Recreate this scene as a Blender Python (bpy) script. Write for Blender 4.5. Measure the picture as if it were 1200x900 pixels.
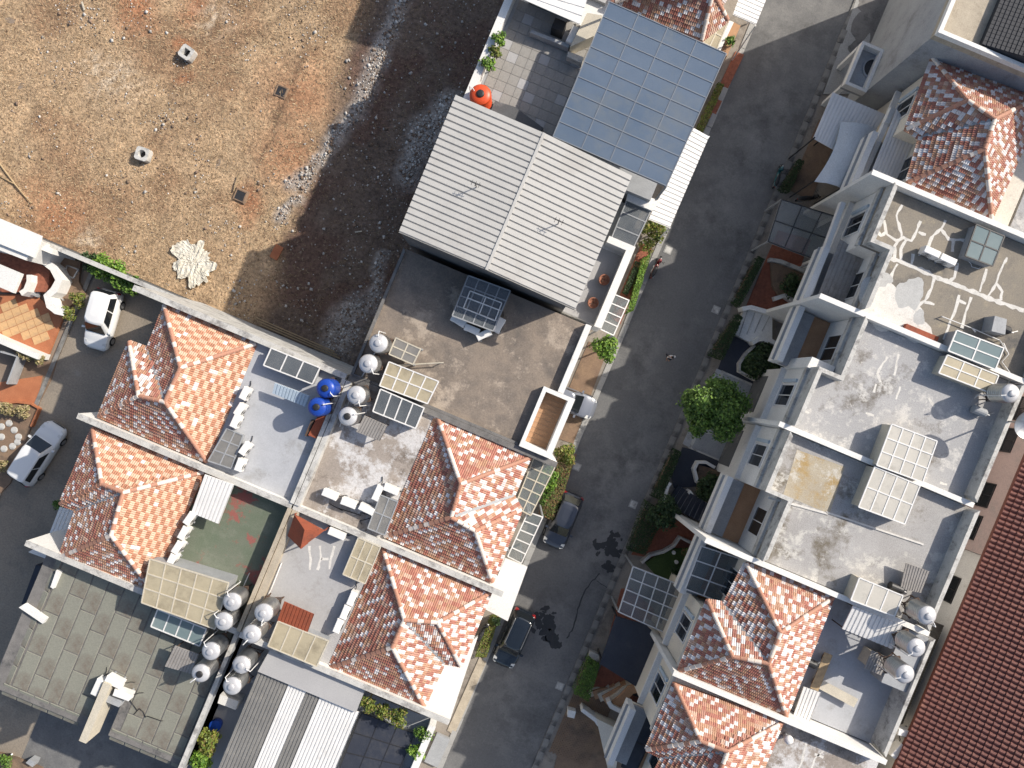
import bpy, math, random
import numpy as np
from mathutils import Vector, Matrix, noise
for o in list(bpy.data.objects): bpy.data.objects.remove(o)
random.seed(11); np.random.seed(11)
SC = bpy.context.scene; COL = SC.collection
rad = math.radians

# ---------------------------------------------------------------- camera, sky, sun
# World frame: +X runs across the street, +Y along it; the drone hovers straight above the origin.
HC = 50.0                      # flying height in metres
FP = 833.0                     # focal length, in units of a 1200 wide frame
TH = rad(22.8)                 # heading of the street against the frame
cam = bpy.data.cameras.new('camera'); cam.lens = 36 * FP / 1200; cam.sensor_width = 36
cam.clip_start = 0.5; cam.clip_end = 3000
co = bpy.data.objects.new('camera', cam); COL.objects.link(co)
co.location = (0, 0, HC); co.rotation_euler = (0, 0, TH); SC.camera = co
SUND = Vector((-1.0, -0.98, -1.0)).normalized()        # the way the sunlight travels
EL = math.asin(-SUND.z); AZ = math.atan2(-SUND.x, -SUND.y)
w = bpy.data.worlds.new('World'); SC.world = w; w.use_nodes = True
nt = w.node_tree; sky = nt.nodes.new('ShaderNodeTexSky'); sky.sky_type = 'NISHITA'; sky.sun_disc = False
sky.sun_elevation = EL; sky.sun_rotation = AZ; sky.air_density = 1.0; sky.dust_density = 2.4; sky.ozone_density = 1.0
bg = nt.nodes['Background']; bg.inputs[1].default_value = 0.125; nt.links.new(sky.outputs[0], bg.inputs[0])
sl = bpy.data.lights.new('sun', 'SUN'); sl.energy = 4.5; sl.angle = rad(0.6); sl.color = (1.0, 0.925, 0.82)
so = bpy.data.objects.new('sun', sl); COL.objects.link(so); so.location = (40, 40, 60)
so.rotation_euler = SUND.to_track_quat('-Z', 'Y').to_euler()
SC.view_settings.view_transform = 'Standard'; SC.view_settings.look = 'None'
SC.view_settings.exposure = 0.32; SC.view_settings.gamma = 1.0

# ---------------------------------------------------------------- measuring helper
_c, _s = math.cos(TH), math.sin(TH)
def P(u, v, h=0.0):
    """Survey point: a mark read off the nadir photograph, reduced to the street frame at its own height."""
    k = (HC - h) / FP; a = (u - 600) * k; b = (450 - v) * k
    return Vector((a * _c - b * _s, a * _s + b * _c, h))
def PP(pts, h): return [P(u, v, h) for u, v in pts]

# ---------------------------------------------------------------- materials
MATS = {}
def node(nt, t, **kw):
    n = nt.nodes.new(t)
    for k, v in kw.items(): setattr(n, k, v)
    return n
def pm(name, c1, c2=None, scale=1.5, rough=0.8, c3=None, s3=0.35, t3=(0.52, 0.68), bump=0.25, fine=0.12, metal=0.0,
       attr=False, alpha=1.0, spec=0.4, trans=0.0, bscale=25.0, c4=None, s4=0.9, t4=(0.55, 0.62), coat=0.0, bd=0.03):
    """Procedural surface: two tones by noise, up to two stains with their own shapes, fine grain and relief."""
    m = bpy.data.materials.new(name); m.use_nodes = True; nt = m.node_tree; L = nt.links.new
    b = nt.nodes['Principled BSDF']; tc = node(nt, 'ShaderNodeTexCoord'); src = tc.outputs['Object']
    def nz(sc, det=9, ro=0.68):
        n = node(nt, 'ShaderNodeTexNoise'); n.inputs['Scale'].default_value = sc; n.inputs['Detail'].default_value = det
        n.inputs['Roughness'].default_value = ro; L(src, n.inputs['Vector']); return n.outputs['Fac']
    def ramp(f, a, z):
        r = node(nt, 'ShaderNodeMapRange'); r.inputs[1].default_value = a; r.inputs[2].default_value = z; L(f, r.inputs[0]); return r.outputs[0]
    def mix(f, a, z, mode='MIX'):
        x = node(nt, 'ShaderNodeMix', data_type='RGBA', blend_type=mode)
        for s_, val in ((x.inputs[0], f), (x.inputs[6], a), (x.inputs[7], z)):
            if isinstance(val, (int, float)): s_.default_value = val
            elif isinstance(val, tuple): s_.default_value = (*val, 1) if len(val) == 3 else val
            else: L(val, s_)
        return x.outputs[2]
    if attr:
        at = node(nt, 'ShaderNodeAttribute', attribute_name='Col'); col = at.outputs['Color']
        if c2: col = mix(ramp(nz(scale), 0.4, 0.75), col, c2)
    else:
        col = mix(ramp(nz(scale), 0.33, 0.67), c1, c2 or c1)
    if c3: col = mix(ramp(nz(s3, 10, 0.76), *t3), col, c3)
    if c4: col = mix(ramp(nz(s4, 10, 0.76), *t4), col, c4)
    if fine:
        g = mix(ramp(nz(bscale * 0.6, 6, 0.8), 0.28, 0.72), (1 - fine * 2,) * 3, (1 + fine * 2,) * 3)
        col = mix(1.0, col, g, 'MULTIPLY')
    L(col, b.inputs['Base Color'])
    b.inputs['Roughness'].default_value = rough; b.inputs['Metallic'].default_value = metal
    b.inputs['Specular IOR Level'].default_value = spec; b.inputs['Alpha'].default_value = alpha
    b.inputs['Transmission Weight'].default_value = trans; b.inputs['Coat Weight'].default_value = coat
    b.inputs['Coat Roughness'].default_value = 0.08
    if bump:
        bp = node(nt, 'ShaderNodeBump'); bp.inputs['Strength'].default_value = bump; bp.inputs['Distance'].default_value = bd
        L(nz(bscale, 5, 0.65), bp.inputs['Height']); L(bp.outputs[0], b.inputs['Normal'])
    MATS[name] = m; return m
# ground
pm('soil_base', (.20, .15, .11), (.28, .22, .17), .3, .95)
pm('asphalt', (.125, .125, .125), (.155, .154, .152), .25, .92, c3=(.24, .235, .225), s3=.14, t3=(.48, .72), bump=.5, fine=.11, bscale=14, c4=(.098, .097, .096), s4=.3, t4=(.5, .66))
pm('asphalt_old', (.23, .195, .155), (.28, .24, .19), .25, .92, c3=(.16, .145, .125), s3=.2, t3=(.5, .7), bump=.5, fine=.16, bscale=14, c4=(.29, .26, .22), s4=.5, t4=(.58, .7))
pm('kerb', (.36, .355, .34), (.31, .305, .29), .5, .9, bump=.5, fine=.15)
pm('kerb_dark', (.28, .27, .25), (.15, .145, .135), .8, .9, c3=(.09, .085, .08), s3=.6, t3=(.48, .62), bump=.5)
pm('yard_concrete', (.30, .27, .23), (.22, .19, .16), .6, .92, c3=(.13, .11, .09), s3=.5, t3=(.52, .68), bump=.4)
pm('yard_brown', (.25, .17, .11), (.18, .12, .085), .9, .92, c3=(.10, .08, .06), s3=.6, bump=.4)
pm('brick_red', (.30, .105, .06), (.22, .08, .05), 2.5, .85, bump=.5, fine=.2, bscale=9)
pm('paver_grey', (.32, .305, .28), (.255, .245, .23), .9, .85, c3=(.33, .31, .28), s3=.6, bump=.35)
pm('lot', (0, 0, 0), None, 1, .97, attr=True, bump=1.0, fine=.36, bscale=6, bd=.1)
pm('dry_grass', (0, 0, 0), None, 1, .95, attr=True, bump=0, fine=0)
pm('stone', (.42, .38, .34), (.26, .24, .22), 3, .95, c3=(.55, .52, .48), s3=1.2)
pm('plastic_sheet', (.66, .63, .55), (.55, .51, .42), 1.2, .6, c3=(.40, .36, .27), s3=1.5, t3=(.5, .7), bump=.6)
pm('wood_old', (.42, .31, .18), (.3, .22, .13), 4, .85)
pm('rust_board', (.42, .16, .07), (.3, .1, .05), 2, .85)
# walls and decks
pm('white_wall', (.74, .73, .70), (.66, .65, .62), .5, .75, c3=(.46, .44, .40), s3=.7, t3=(.6, .76), bump=.12)
pm('cream_wall', (.72, .66, .55), (.66, .60, .50), .5, .8, c3=(.48, .43, .36), s3=.5, t3=(.58, .76), bump=.12)
pm('grey_wall', (.36, .37, .38), (.28, .29, .30), .6, .85, c3=(.2, .2, .2), s3=.6, t3=(.54, .7), bump=.2)
pm('dark_wall', (.12, .125, .13), (.08, .082, .085), .8, .9, c3=(.2, .2, .2), s3=.8)
pm('pink_wall', (.50, .38, .35), (.44, .34, .32), .5, .85, c3=(.36, .32, .3), s3=.5)
pm('weathered_top', (.56, .55, .52), (.44, .43, .40), 1.4, .9, c3=(.22, .21, .20), s3=1.3, t3=(.5, .64), bump=.4)
pm('dark_top', (.13, .125, .12), (.2, .19, .18), 1.5, .9, c3=(.07, .07, .07), s3=1., bump=.4)
pm('deck_brown', (.275, .225, .18), (.215, .178, .145), .35, .93, c3=(.14, .122, .108), s3=.42, t3=(.47, .66), bump=.4, fine=.16, c4=(.37, .31, .25), s4=.45, t4=(.54, .62))
pm('deck_cracked', (.27, .235, .185), (.215, .195, .165), .5, .93, c3=(.11, .105, .10), s3=.38, t3=(.5, .68), bump=.4, fine=.16, c4=(.36, .31, .22), s4=.7, t4=(.57, .7))
pm('deck_grey', (.40, .395, .395), (.33, .328, .328), .45, .9, c3=(.165, .15, .13), s3=.3, t3=(.53, .64), bump=.35, fine=.16, c4=(.52, .505, .48), s4=.9, t4=(.52, .6))
pm('deck_patchy', (.39, .38, .37), (.305, .295, .285), .5, .9, c3=(.155, .135, .105), s3=.4, t3=(.51, .63), bump=.35, fine=.17, c4=(.50, .485, .45), s4=.6, t4=(.53, .6))
pm('deck_ochre', (.42, .37, .28), (.36, .31, .235), .6, .9, c3=(.37, .26, .115), s3=.7, t3=(.5, .62), bump=.3, fine=.15, c4=(.52, .49, .43), s4=.8, t4=(.53, .6))
pm('deck_stain', (.35, .31, .275), (.255, .22, .19), .6, .9, c3=(.15, .125, .105), s3=.5, t3=(.53, .64), bump=.3, fine=.16, c4=(.54, .53, .525), s4=.38, t4=(.49, .57))
pm('deck_blue', (.42, .43, .45), (.36, .37, .39), .6, .8, c3=(.24, .235, .22), s3=.4, t3=(.55, .7), bump=.2, fine=.08)
pm('deck_plain', (.40, .395, .39), (.35, .345, .345), .4, .8, c3=(.25, .235, .21), s3=.3, t3=(.57, .72), bump=.2, fine=.08)
pm('deck_green', (.115, .145, .10), (.15, .165, .125), .6, .85, c3=(.20, .215, .17), s3=.5, t3=(.5, .7), bump=.25, c4=(.27, .095, .08), s4=.34, t4=(.56, .60))
pm('roof_felt', (.225, .225, .185), (.195, .195, .165), .5, .9, c3=(.15, .125, .10), s3=.3, t3=(.5, .66), bump=.3, fine=.14)
pm('bar_blue', (.17, .19, .22), None, 1, .5, bump=0, fine=0)
pm('sealant', (.66, .64, .60), (.56, .54, .50), 2, .8, c3=(.4, .38, .34), s3=2.2, t3=(.55, .7), bump=.3)
pm('sealant_grey', (.45, .45, .44), (.38, .38, .37), 2, .8)
pm('terracotta_floor', (.44, .26, .145), (.36, .2, .11), 1.5, .8, bump=.2)
pm('court_tile', (.60, .38, .19), (.52, .33, .17), 1.5, .7, c3=(.4, .26, .15), s3=.8, bump=.15)
pm('court_border', (.44, .17, .08), (.36, .13, .06), 1.5, .75, bump=.2)
pm('navy_roof', (.028, .033, .048), (.04, .045, .06), .8, .55, c3=(.06, .062, .07), s3=.5, bump=.12)
# roofs
pm('tile_glaze', (0, 0, 0), None, 1.3, .62, attr=True, bump=.15, fine=.1, spec=.35)
pm('terracotta', (.40, .19, .125), (.46, .26, .18), 3, .7, c3=(.29, .13, .09), s3=2)
pm('tile_white', (.74, .66, .58), (.62, .52, .44), 3, .6)
pm('maroon_tile', (.165, .058, .043), (.125, .046, .038), 1.3, .6, c3=(.25, .115, .08), s3=1.1, t3=(.55, .75), bump=.2, spec=.4)
pm('dark_tile', (.036, .038, .046), (.028, .03, .036), 1.3, .75, bump=.2)
pm('metal_roof', (.50, .485, .455), (.45, .44, .415), .6, .55, c3=(.39, .37, .34), s3=.35, t3=(.52, .75), bump=.05, fine=.05)
pm('white_metal', (.74, .73, .71), (.66, .65, .63), .8, .5, c3=(.5, .48, .45), s3=.7, t3=(.6, .78), bump=.05, fine=.05)
pm('pale_blue_metal', (.45, .53, .60), (.40, .48, .55), .8, .5, bump=.05)
pm('rust_metal', (.30, .075, .035), (.22, .06, .03), 1.8, .8, c3=(.12, .045, .03), s3=1.4, bump=.3)
pm('grey_sheet', (.33, .31, .29), (.27, .25, .23), 1.2, .7, c3=(.19, .17, .15), s3=1, bump=.15)
pm('brown_sheet', (.14, .12, .085), (.105, .09, .065), 1.2, .8, c3=(.22, .19, .14), s3=1, bump=.2)
pm('poly_blue', (.095, .135, .195), (.125, .165, .225), .35, .3, c3=(.16, .18, .195), s3=.3, t3=(.5, .75), bump=0, fine=.03, alpha=.9, spec=.5)
pm('poly_cream', (.46, .40, .28), (.38, .33, .23), .8, .5, c3=(.27, .23, .16), s3=.8, t3=(.5, .72), bump=.05, fine=.05, alpha=.9)
pm('poly_white', (.55, .52, .46), (.48, .46, .41), .8, .45, c3=(.35, .33, .29), s3=.9, t3=(.52, .74), bump=.05, fine=.05, alpha=.92)
pm('poly_smoke', (.22, .215, .205), (.30, .29, .27), .9, .35, c3=(.40, .38, .34), s3=.6, t3=(.55, .74), bump=0, fine=.05, alpha=.72)
pm('glass_teal', (.20, .27, .28), (.28, .34, .34), .35, .12, bump=0, fine=0, alpha=.7, spec=.6)
pm('glass_grey', (.10, .115, .13), (.19, .205, .215), .35, .1, bump=0, fine=0, alpha=.62, spec=.6)
pm('glass_clear', (.16, .19, .195), (.24, .26, .26), .35, .1, bump=0, fine=0, alpha=.42, spec=.6)
pm('glass_dark', (.016, .02, .024), None, 1, .06, bump=0, fine=0, spec=.7)
pm('frame_white', (.72, .71, .69), (.64, .63, .61), 2, .5, bump=.05)
pm('frame_dark', (.03, .03, .032), None, 1, .5, bump=0)
pm('frame_tan', (.55, .50, .40), (.46, .42, .34), 2, .7, bump=.1)
pm('frame_grey', (.33, .34, .35), (.27, .28, .29), 2, .6, bump=.1)
# things
pm('ac_white', (.76, .75, .72), (.70, .68, .64), 3, .5, c3=(.5, .46, .4), s3=2, t3=(.6, .8), bump=.05, fine=.04)
pm('steel', (.50, .50, .49), (.36, .36, .36), 2.5, .3, metal=.95, bump=.05, fine=.05)
pm('steel_cap', (.56, .56, .57), (.48, .48, .49), 2.5, .45, metal=.3, bump=.05, fine=.05)
pm('tank_blue', (.012, .05, .30), (.015, .065, .36), 2, .35, bump=.05)
pm('tank_orange', (.66, .085, .025), (.55, .07, .022), 2, .4, bump=.05)
pm('black_plastic', (.018, .018, .019), (.028, .028, .03), 2, .5, bump=.1)
pm('rust_frame', (.12, .075, .05), (.09, .06, .045), 4, .8)
pm('tyre', (.017, .017, .018), None, 1, .85, bump=.2)
pm('rim', (.42, .42, .43), None, 1, .35, metal=.8, bump=0)
pm('car_white', (.74, .74, .73), None, 1, .22, bump=0, fine=.01, coat=1.0)
pm('car_grey', (.055, .062, .08), None, 1, .28, bump=0, fine=.01, metal=.4, coat=1.0)
pm('car_silver', (.20, .215, .25), None, 1, .3, bump=0, fine=.01, metal=.3, coat=1.0)
pm('car_black', (.010, .014, .020), None, 1, .2, bump=0, fine=0, coat=1.0)
pm('car_glass', (.012, .015, .018), None, 1, .05, bump=0, fine=0, spec=.8)
pm('lamp_clear', (.62, .62, .60), None, 1, .15, bump=0, fine=0, coat=1)
pm('lamp_red', (.30, .012, .01), None, 1, .2, bump=0, fine=0, coat=1)
pm('moto_red', (.20, .014, .018), None, 1, .3, bump=0, fine=0, coat=1)
pm('moto_teal', (.012, .12, .14), None, 1, .3, bump=0, fine=0, coat=1)
pm('skin', (.34, .18, .115), None, 1, .6, bump=0, fine=0)
pm('shirt_white', (.72, .71, .70), (.64, .63, .62), 6, .85)
pm('trouser_dark', (.035, .035, .042), None, 1, .9)
pm('hair_black', (.012, .010, .009), None, 1, .6)
pm('canvas_white', (.60, .63, .65), (.52, .55, .57), .8, .75, bump=.15)
pm('bark', (.16, .11, .075), (.11, .08, .06), 5, .9, bump=.6)
pm('leaf', (0, 0, 0), None, 1, .55, attr=True, bump=0, fine=.12, bscale=18)
pm('pot_clay', (.30, .13, .08), None, 2, .85)
pm('lawn', (.045, .075, .02), (.06, .095, .03), 2, .95, bump=.8, fine=.25)
pm('stain_wet', (.028, .028, .029), (.04, .04, .04), 2, .55, bump=.2)
pm('sand_rock', (.46, .40, .31), (.36, .31, .24), 1.5, .9, c3=(.25, .21, .16), s3=1.2, bump=.5)

# ---------------------------------------------------------------- mesh building
LOC = {}
class MB:
    def __init__(s): s.v = []; s.f = []; s.c = []
    def face(s, pts, col=None):
        n = len(s.v); s.v += [tuple(p) for p in pts]; s.f.append(tuple(range(n, n + len(pts)))); s.c.append(col)
    def prism(s, pts, z0, z1, col=None):
        q = [(p[0], p[1]) for p in pts]
        A = sum(q[i][0] * q[(i + 1) % len(q)][1] - q[(i + 1) % len(q)][0] * q[i][1] for i in range(len(q)))
        if A < 0: q = q[::-1]
        n = len(s.v); k = len(q)
        s.v += [(x, y, z0) for x, y in q] + [(x, y, z1) for x, y in q]
        s.f.append(tuple(n + i for i in range(k))[::-1]); s.f.append(tuple(n + k + i for i in range(k))); s.c += [col] * 2
        for i in range(k):
            j = (i + 1) % k; s.f.append((n + i, n + j, n + k + j, n + k + i)); s.c.append(col)
        return s
    def rect(s, x0, x1, y0, y1, z0, z1): return s.prism([(x0, y0), (x1, y0), (x1, y1), (x0, y1)], z0, z1)
    def loft(s, rings, cap=True, closed=True, col=None):
        n = len(s.v); k = len(rings[0])
        for r in rings: s.v += [tuple(p) for p in r]
        for a in range(len(rings) - 1):
            for i in range(k if closed else k - 1):
                j = (i + 1) % k; s.f.append((n + a * k + i, n + a * k + j, n + (a + 1) * k + j, n + (a + 1) * k + i)); s.c.append(col)
        if cap:
            s.f.append(tuple(n + i for i in range(k))[::-1]); e = n + (len(rings) - 1) * k
            s.f.append(tuple(e + i for i in range(k))); s.c += [col] * 2
        return s
    def beam(s, p, q, w, h):                       # rectangular bar from p to q
        p, q = Vector(p), Vector(q); d = (q - p).normalized()
        up = Vector((0, 0, 1)) if abs(d.z) < .95 else Vector((1, 0, 0))
        a = d.cross(up).normalized() * (w / 2); b = a.cross(d).normalized() * (h / 2)
        s.loft([[e + a - b, e + a + b, e - a + b, e - a - b] for e in (p, q)]); return s
    def tube(s, pts, r, n=8):
        pts = [Vector(p) for p in pts]; rings = []
        for i, p in enumerate(pts):
            d = (pts[min(i + 1, len(pts) - 1)] - pts[max(i - 1, 0)]).normalized()
            up = Vector((0, 0, 1)) if abs(d.z) < .9 else Vector((1, 0, 0))
            a = d.cross(up).normalized(); b = a.cross(d); ri = r[i] if isinstance(r, (list, tuple)) else r
            rings.append([p + (a * math.cos(t) + b * math.sin(t)) * ri for t in [2 * math.pi * k / n for k in range(n)]])
        s.loft(rings); return s
    def lathe(s, prof, n=20, c=(0, 0, 0)):
        s.loft([[(c[0] + r * math.cos(2 * math.pi * k / n), c[1] + r * math.sin(2 * math.pi * k / n), c[2] + z) for k in range(n)] for r, z in prof]); return s
    def mesh(s, name, mat, smooth=False):
        me = bpy.data.meshes.new(name); me.from_pydata(s.v, [], s.f)
        if mat: me.materials.append(MATS[mat])
        if any(c is not None for c in s.c):
            a = me.color_attributes.new('Col', 'FLOAT_COLOR', 'CORNER'); arr = []
            for f, c in zip(s.f, s.c): arr += list((*(c or (.3, .3, .3)), 1)) * len(f)
            a.data.foreach_set('color', arr)
        if smooth: me.polygons.foreach_set('use_smooth', [True] * len(me.polygons))
        me.update(); return me
    def build(s, name, mat, parent=None, smooth=False, local=False):
        return link(name, s.mesh(name, mat, smooth), parent, local)
def link(name, me, parent=None, local=False):
    o = bpy.data.objects.new(name, me); COL.objects.link(o)
    if parent:
        o.parent = parent
        if not local and parent in LOC: o.matrix_parent_inverse = Matrix.Translation(-LOC[parent])
    return o
def tag(o, label, cat, group=None):
    o['label'] = label; o['category'] = cat
    if group: o['group'] = group
    return o
def thing(name, label, cat, loc=(0, 0, 0), group=None, rz=0):
    o = bpy.data.objects.new(name, None); COL.objects.link(o); o.location = loc; o.rotation_euler.z = rz
    o.empty_display_size = .3; LOC[o] = Vector(loc); return tag(o, label, cat, group)
def struct(o): o['kind'] = 'structure'; return o
def stuff(o): o['kind'] = 'stuff'; return o
def copy_tree(o, parent=None):
    c = o.copy(); COL.objects.link(c); c.parent = parent
    for ch in o.children: copy_tree(ch, c)
    return c
def rect(name, mat, parent, x0, x1, y0, y1, z0, z1): return MB().rect(x0, x1, y0, y1, z0, z1).build(name, mat, parent)
def prism(name, mat, parent, px, z1, z0, h=None):
    return MB().prism(PP(px, z1 if h is None else h), z0, z1).build(name, mat, parent)
def beam(name, mat, parent, a, b, w, h): return MB().beam(a, b, w, h).build(name, mat, parent)

# ---------------------------------------------------------------- building pieces
def parapet(parent, mat, poly, zt, z0, wd=.22, skip=()):
    """A low wall standing on the edge of a flat roof; poly is a list of (x, y)."""
    mb = MB(); n = len(poly)
    A = sum(poly[i][0] * poly[(i + 1) % n][1] - poly[(i + 1) % n][0] * poly[i][1] for i in range(n))
    if A < 0: poly = poly[::-1]; skip = tuple((n - 2 - k) % n for k in skip)
    P2 = [Vector(p).to_2d() if len(p) > 2 else Vector(p) for p in poly]
    ins = []
    for i in range(n):
        a, b, c = P2[i - 1], P2[i], P2[(i + 1) % n]
        d1 = (b - a).normalized(); d2 = (c - b).normalized(); n1 = Vector((-d1.y, d1.x)); n2 = Vector((-d2.y, d2.x))
        m = n1 + n2; m = m / max(m.dot(n1), .3); ins.append(b + m * wd)
    for i in range(n):
        if i in skip: continue
        j = (i + 1) % n; MB().prism([P2[i], P2[j], ins[j], ins[i]], z0, zt).build('parapet', mat, parent)
    return None
def corrugated(name, mat, parent, A, B, C, D, pitch, depth=.05, groove=.3, thick=.03):
    """Ribbed sheet between corners A, B (one edge) and D, C (the other); ribs run from A to D."""
    A, B, C, D = map(Vector, (A, B, C, D)); n = max(2, round((B - A).length / pitch)); mb = MB()
    nm = (B - A).cross(D - A).normalized(); nm = nm if nm.z > 0 else -nm
    prof = []
    for i in range(n):
        prof += [(i / n, 0), ((i + 1 - groove) / n, 0), ((i + 1 - groove * .8) / n, -1), ((i + 1 - groove * .2) / n, -1)]
    prof.append((1, 0)); rt = []
    for e0, e1 in ((A, B), (D, C)): rt.append([e0.lerp(e1, t) + nm * (z * depth) for t, z in prof])
    k = len(prof)
    for i in range(k - 1): mb.face([rt[0][i], rt[0][i + 1], rt[1][i + 1], rt[1][i]])
    lo = nm * (-depth - thick); mb.face([A + lo, D + lo, C + lo, B + lo])
    for r in rt:
        for i in range(k - 1): mb.face([r[i], r[i + 1], r[0].lerp(r[-1], prof[i + 1][0]) + lo, r[0].lerp(r[-1], prof[i][0]) + lo])
    mb.face([A, D, D + lo, A + lo]); mb.face([B, C, C + lo, B + lo])
    return mb.build(name, mat, parent)
def skylight(parent, px, zt, z0, nx, ny, pane='poly_white', frame='frame_white', curb='frame_grey', bw=.07, tilt=0.0, name='skylight', legs=False, gap=.0):
    """Glazed box over a light well: curb, bars, and one pane for every field."""
    a, b, c, d = PP(px, zt)
    if tilt: c.z -= tilt; d.z -= tilt
    mb = MB()
    if legs:
        for q in (a, b, c, d): mb.prism([(q.x - .05, q.y - .05), (q.x + .05, q.y - .05), (q.x + .05, q.y + .05), (q.x - .05, q.y + .05)], z0, q.z - .04)
        for q, r in ((a, b), (b, c), (c, d), (d, a)): mb.beam(q - Vector((0, 0, .09)), r - Vector((0, 0, .09)), .06, .08)
    else:
        m = (a + b + c + d) / 4; ins = [q.lerp(m, .03) for q in (a, b, c, d)]
        for i in range(4):
            p, q = ins[i], ins[(i + 1) % 4]; mm = [p.lerp(m, .06), q.lerp(m, .06)]
            mb.face([(p.x, p.y, z0), (q.x, q.y, z0), (q.x, q.y, q.z - .03), (p.x, p.y, p.z - .03)])
            mb.face([(mm[1].x, mm[1].y, z0), (mm[0].x, mm[0].y, z0), (mm[0].x, mm[0].y, mm[0].z - .03), (mm[1].x, mm[1].y, mm[1].z - .03)])
    sk = mb.build(name, curb, parent)
    q = lambda s, t: a.lerp(b, s).lerp(d.lerp(c, s), t)
    fr = MB()
    for i in range(nx + 1): fr.beam(q(i / nx, 0), q(i / nx, 1), bw, .07)
    for j in range(ny + 1): fr.beam(q(0, j / ny) + Vector((0, 0, .004)), q(1, j / ny) + Vector((0, 0, .004)), bw, .07)
    fr.build('frame', frame, sk)
    g = bw * .42
    for i in range(nx):
        for j in range(ny):
            p = [q(i / nx, j / ny), q((i + 1) / nx, j / ny), q((i + 1) / nx, (j + 1) / ny), q(i / nx, (j + 1) / ny)]
            m = sum(p, Vector()) / 4; p = [x + (m - x).normalized() * g for x in p]
            up = Vector((0, 0, .012)); bx = MB(); bx.loft([[x - up for x in p], [x + up for x in p]]); bx.build('pane', pane, sk)
    return sk
def window(parent, c, ax, nrm, w_, h_, cols=2, rows=2, frame='frame_white', pane='glass_dark'):
    """Framed window proud of a wall: c centre on the wall plane, ax along the wall, nrm outwards."""
    c, ax, nrm = Vector(c), Vector(ax), Vector(nrm); up = Vector((0, 0, 1)); mb = MB(); f = .07
    def bx(m, s0, s1, t0, t1, d0, d1):
        pts = [c + ax * s + up * t for s, t in ((s0, t0), (s1, t0), (s1, t1), (s0, t1))]
        m.loft([[p + nrm * d0 for p in pts], [p + nrm * d1 for p in pts]])
    W, Hh = w_ / 2, h_ / 2
    bx(mb, -W - f, W + f, Hh, Hh + f, .0, .07); bx(mb, -W - f - .04, W + f + .04, -Hh - f, -Hh, .0, .1)
    bx(mb, -W - f, -W, -Hh, Hh, .0, .069); bx(mb, W, W + f, -Hh, Hh, .0, .069)
    for i in range(1, cols): s = -W + w_ * i / cols; bx(mb, s - .025, s + .025, -Hh, Hh, .004, .05)
    for j in range(1, rows): t = -Hh + h_ * j / rows; bx(mb, -W, W, t - .02, t + .02, .004, .047)
    o = mb.build('window', frame, parent); g = MB(); bx(g, -W, W, -Hh, Hh, .003, .02); g.build('pane', pane, o); return o
def door(parent, c, ax, nrm, w_, h_, mat='frame_dark'):
    c, ax, nrm = Vector(c), Vector(ax), Vector(nrm); up = Vector((0, 0, 1)); mb = MB()
    pts = [c + ax * s + up * t for s, t in ((-w_ / 2, 0), (w_ / 2, 0), (w_ / 2, h_), (-w_ / 2, h_))]
    mb.loft([[p + nrm * .002 for p in pts], [p + nrm * .05 for p in pts]]); o = mb.build('door', mat, parent)
    hd = MB(); p = c + ax * (w_ * .38) + up * 1.0 + nrm * .09; hd.beam(p - up * .12, p + up * .12, .03, .03); hd.build('handle', 'steel', o); return o

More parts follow.
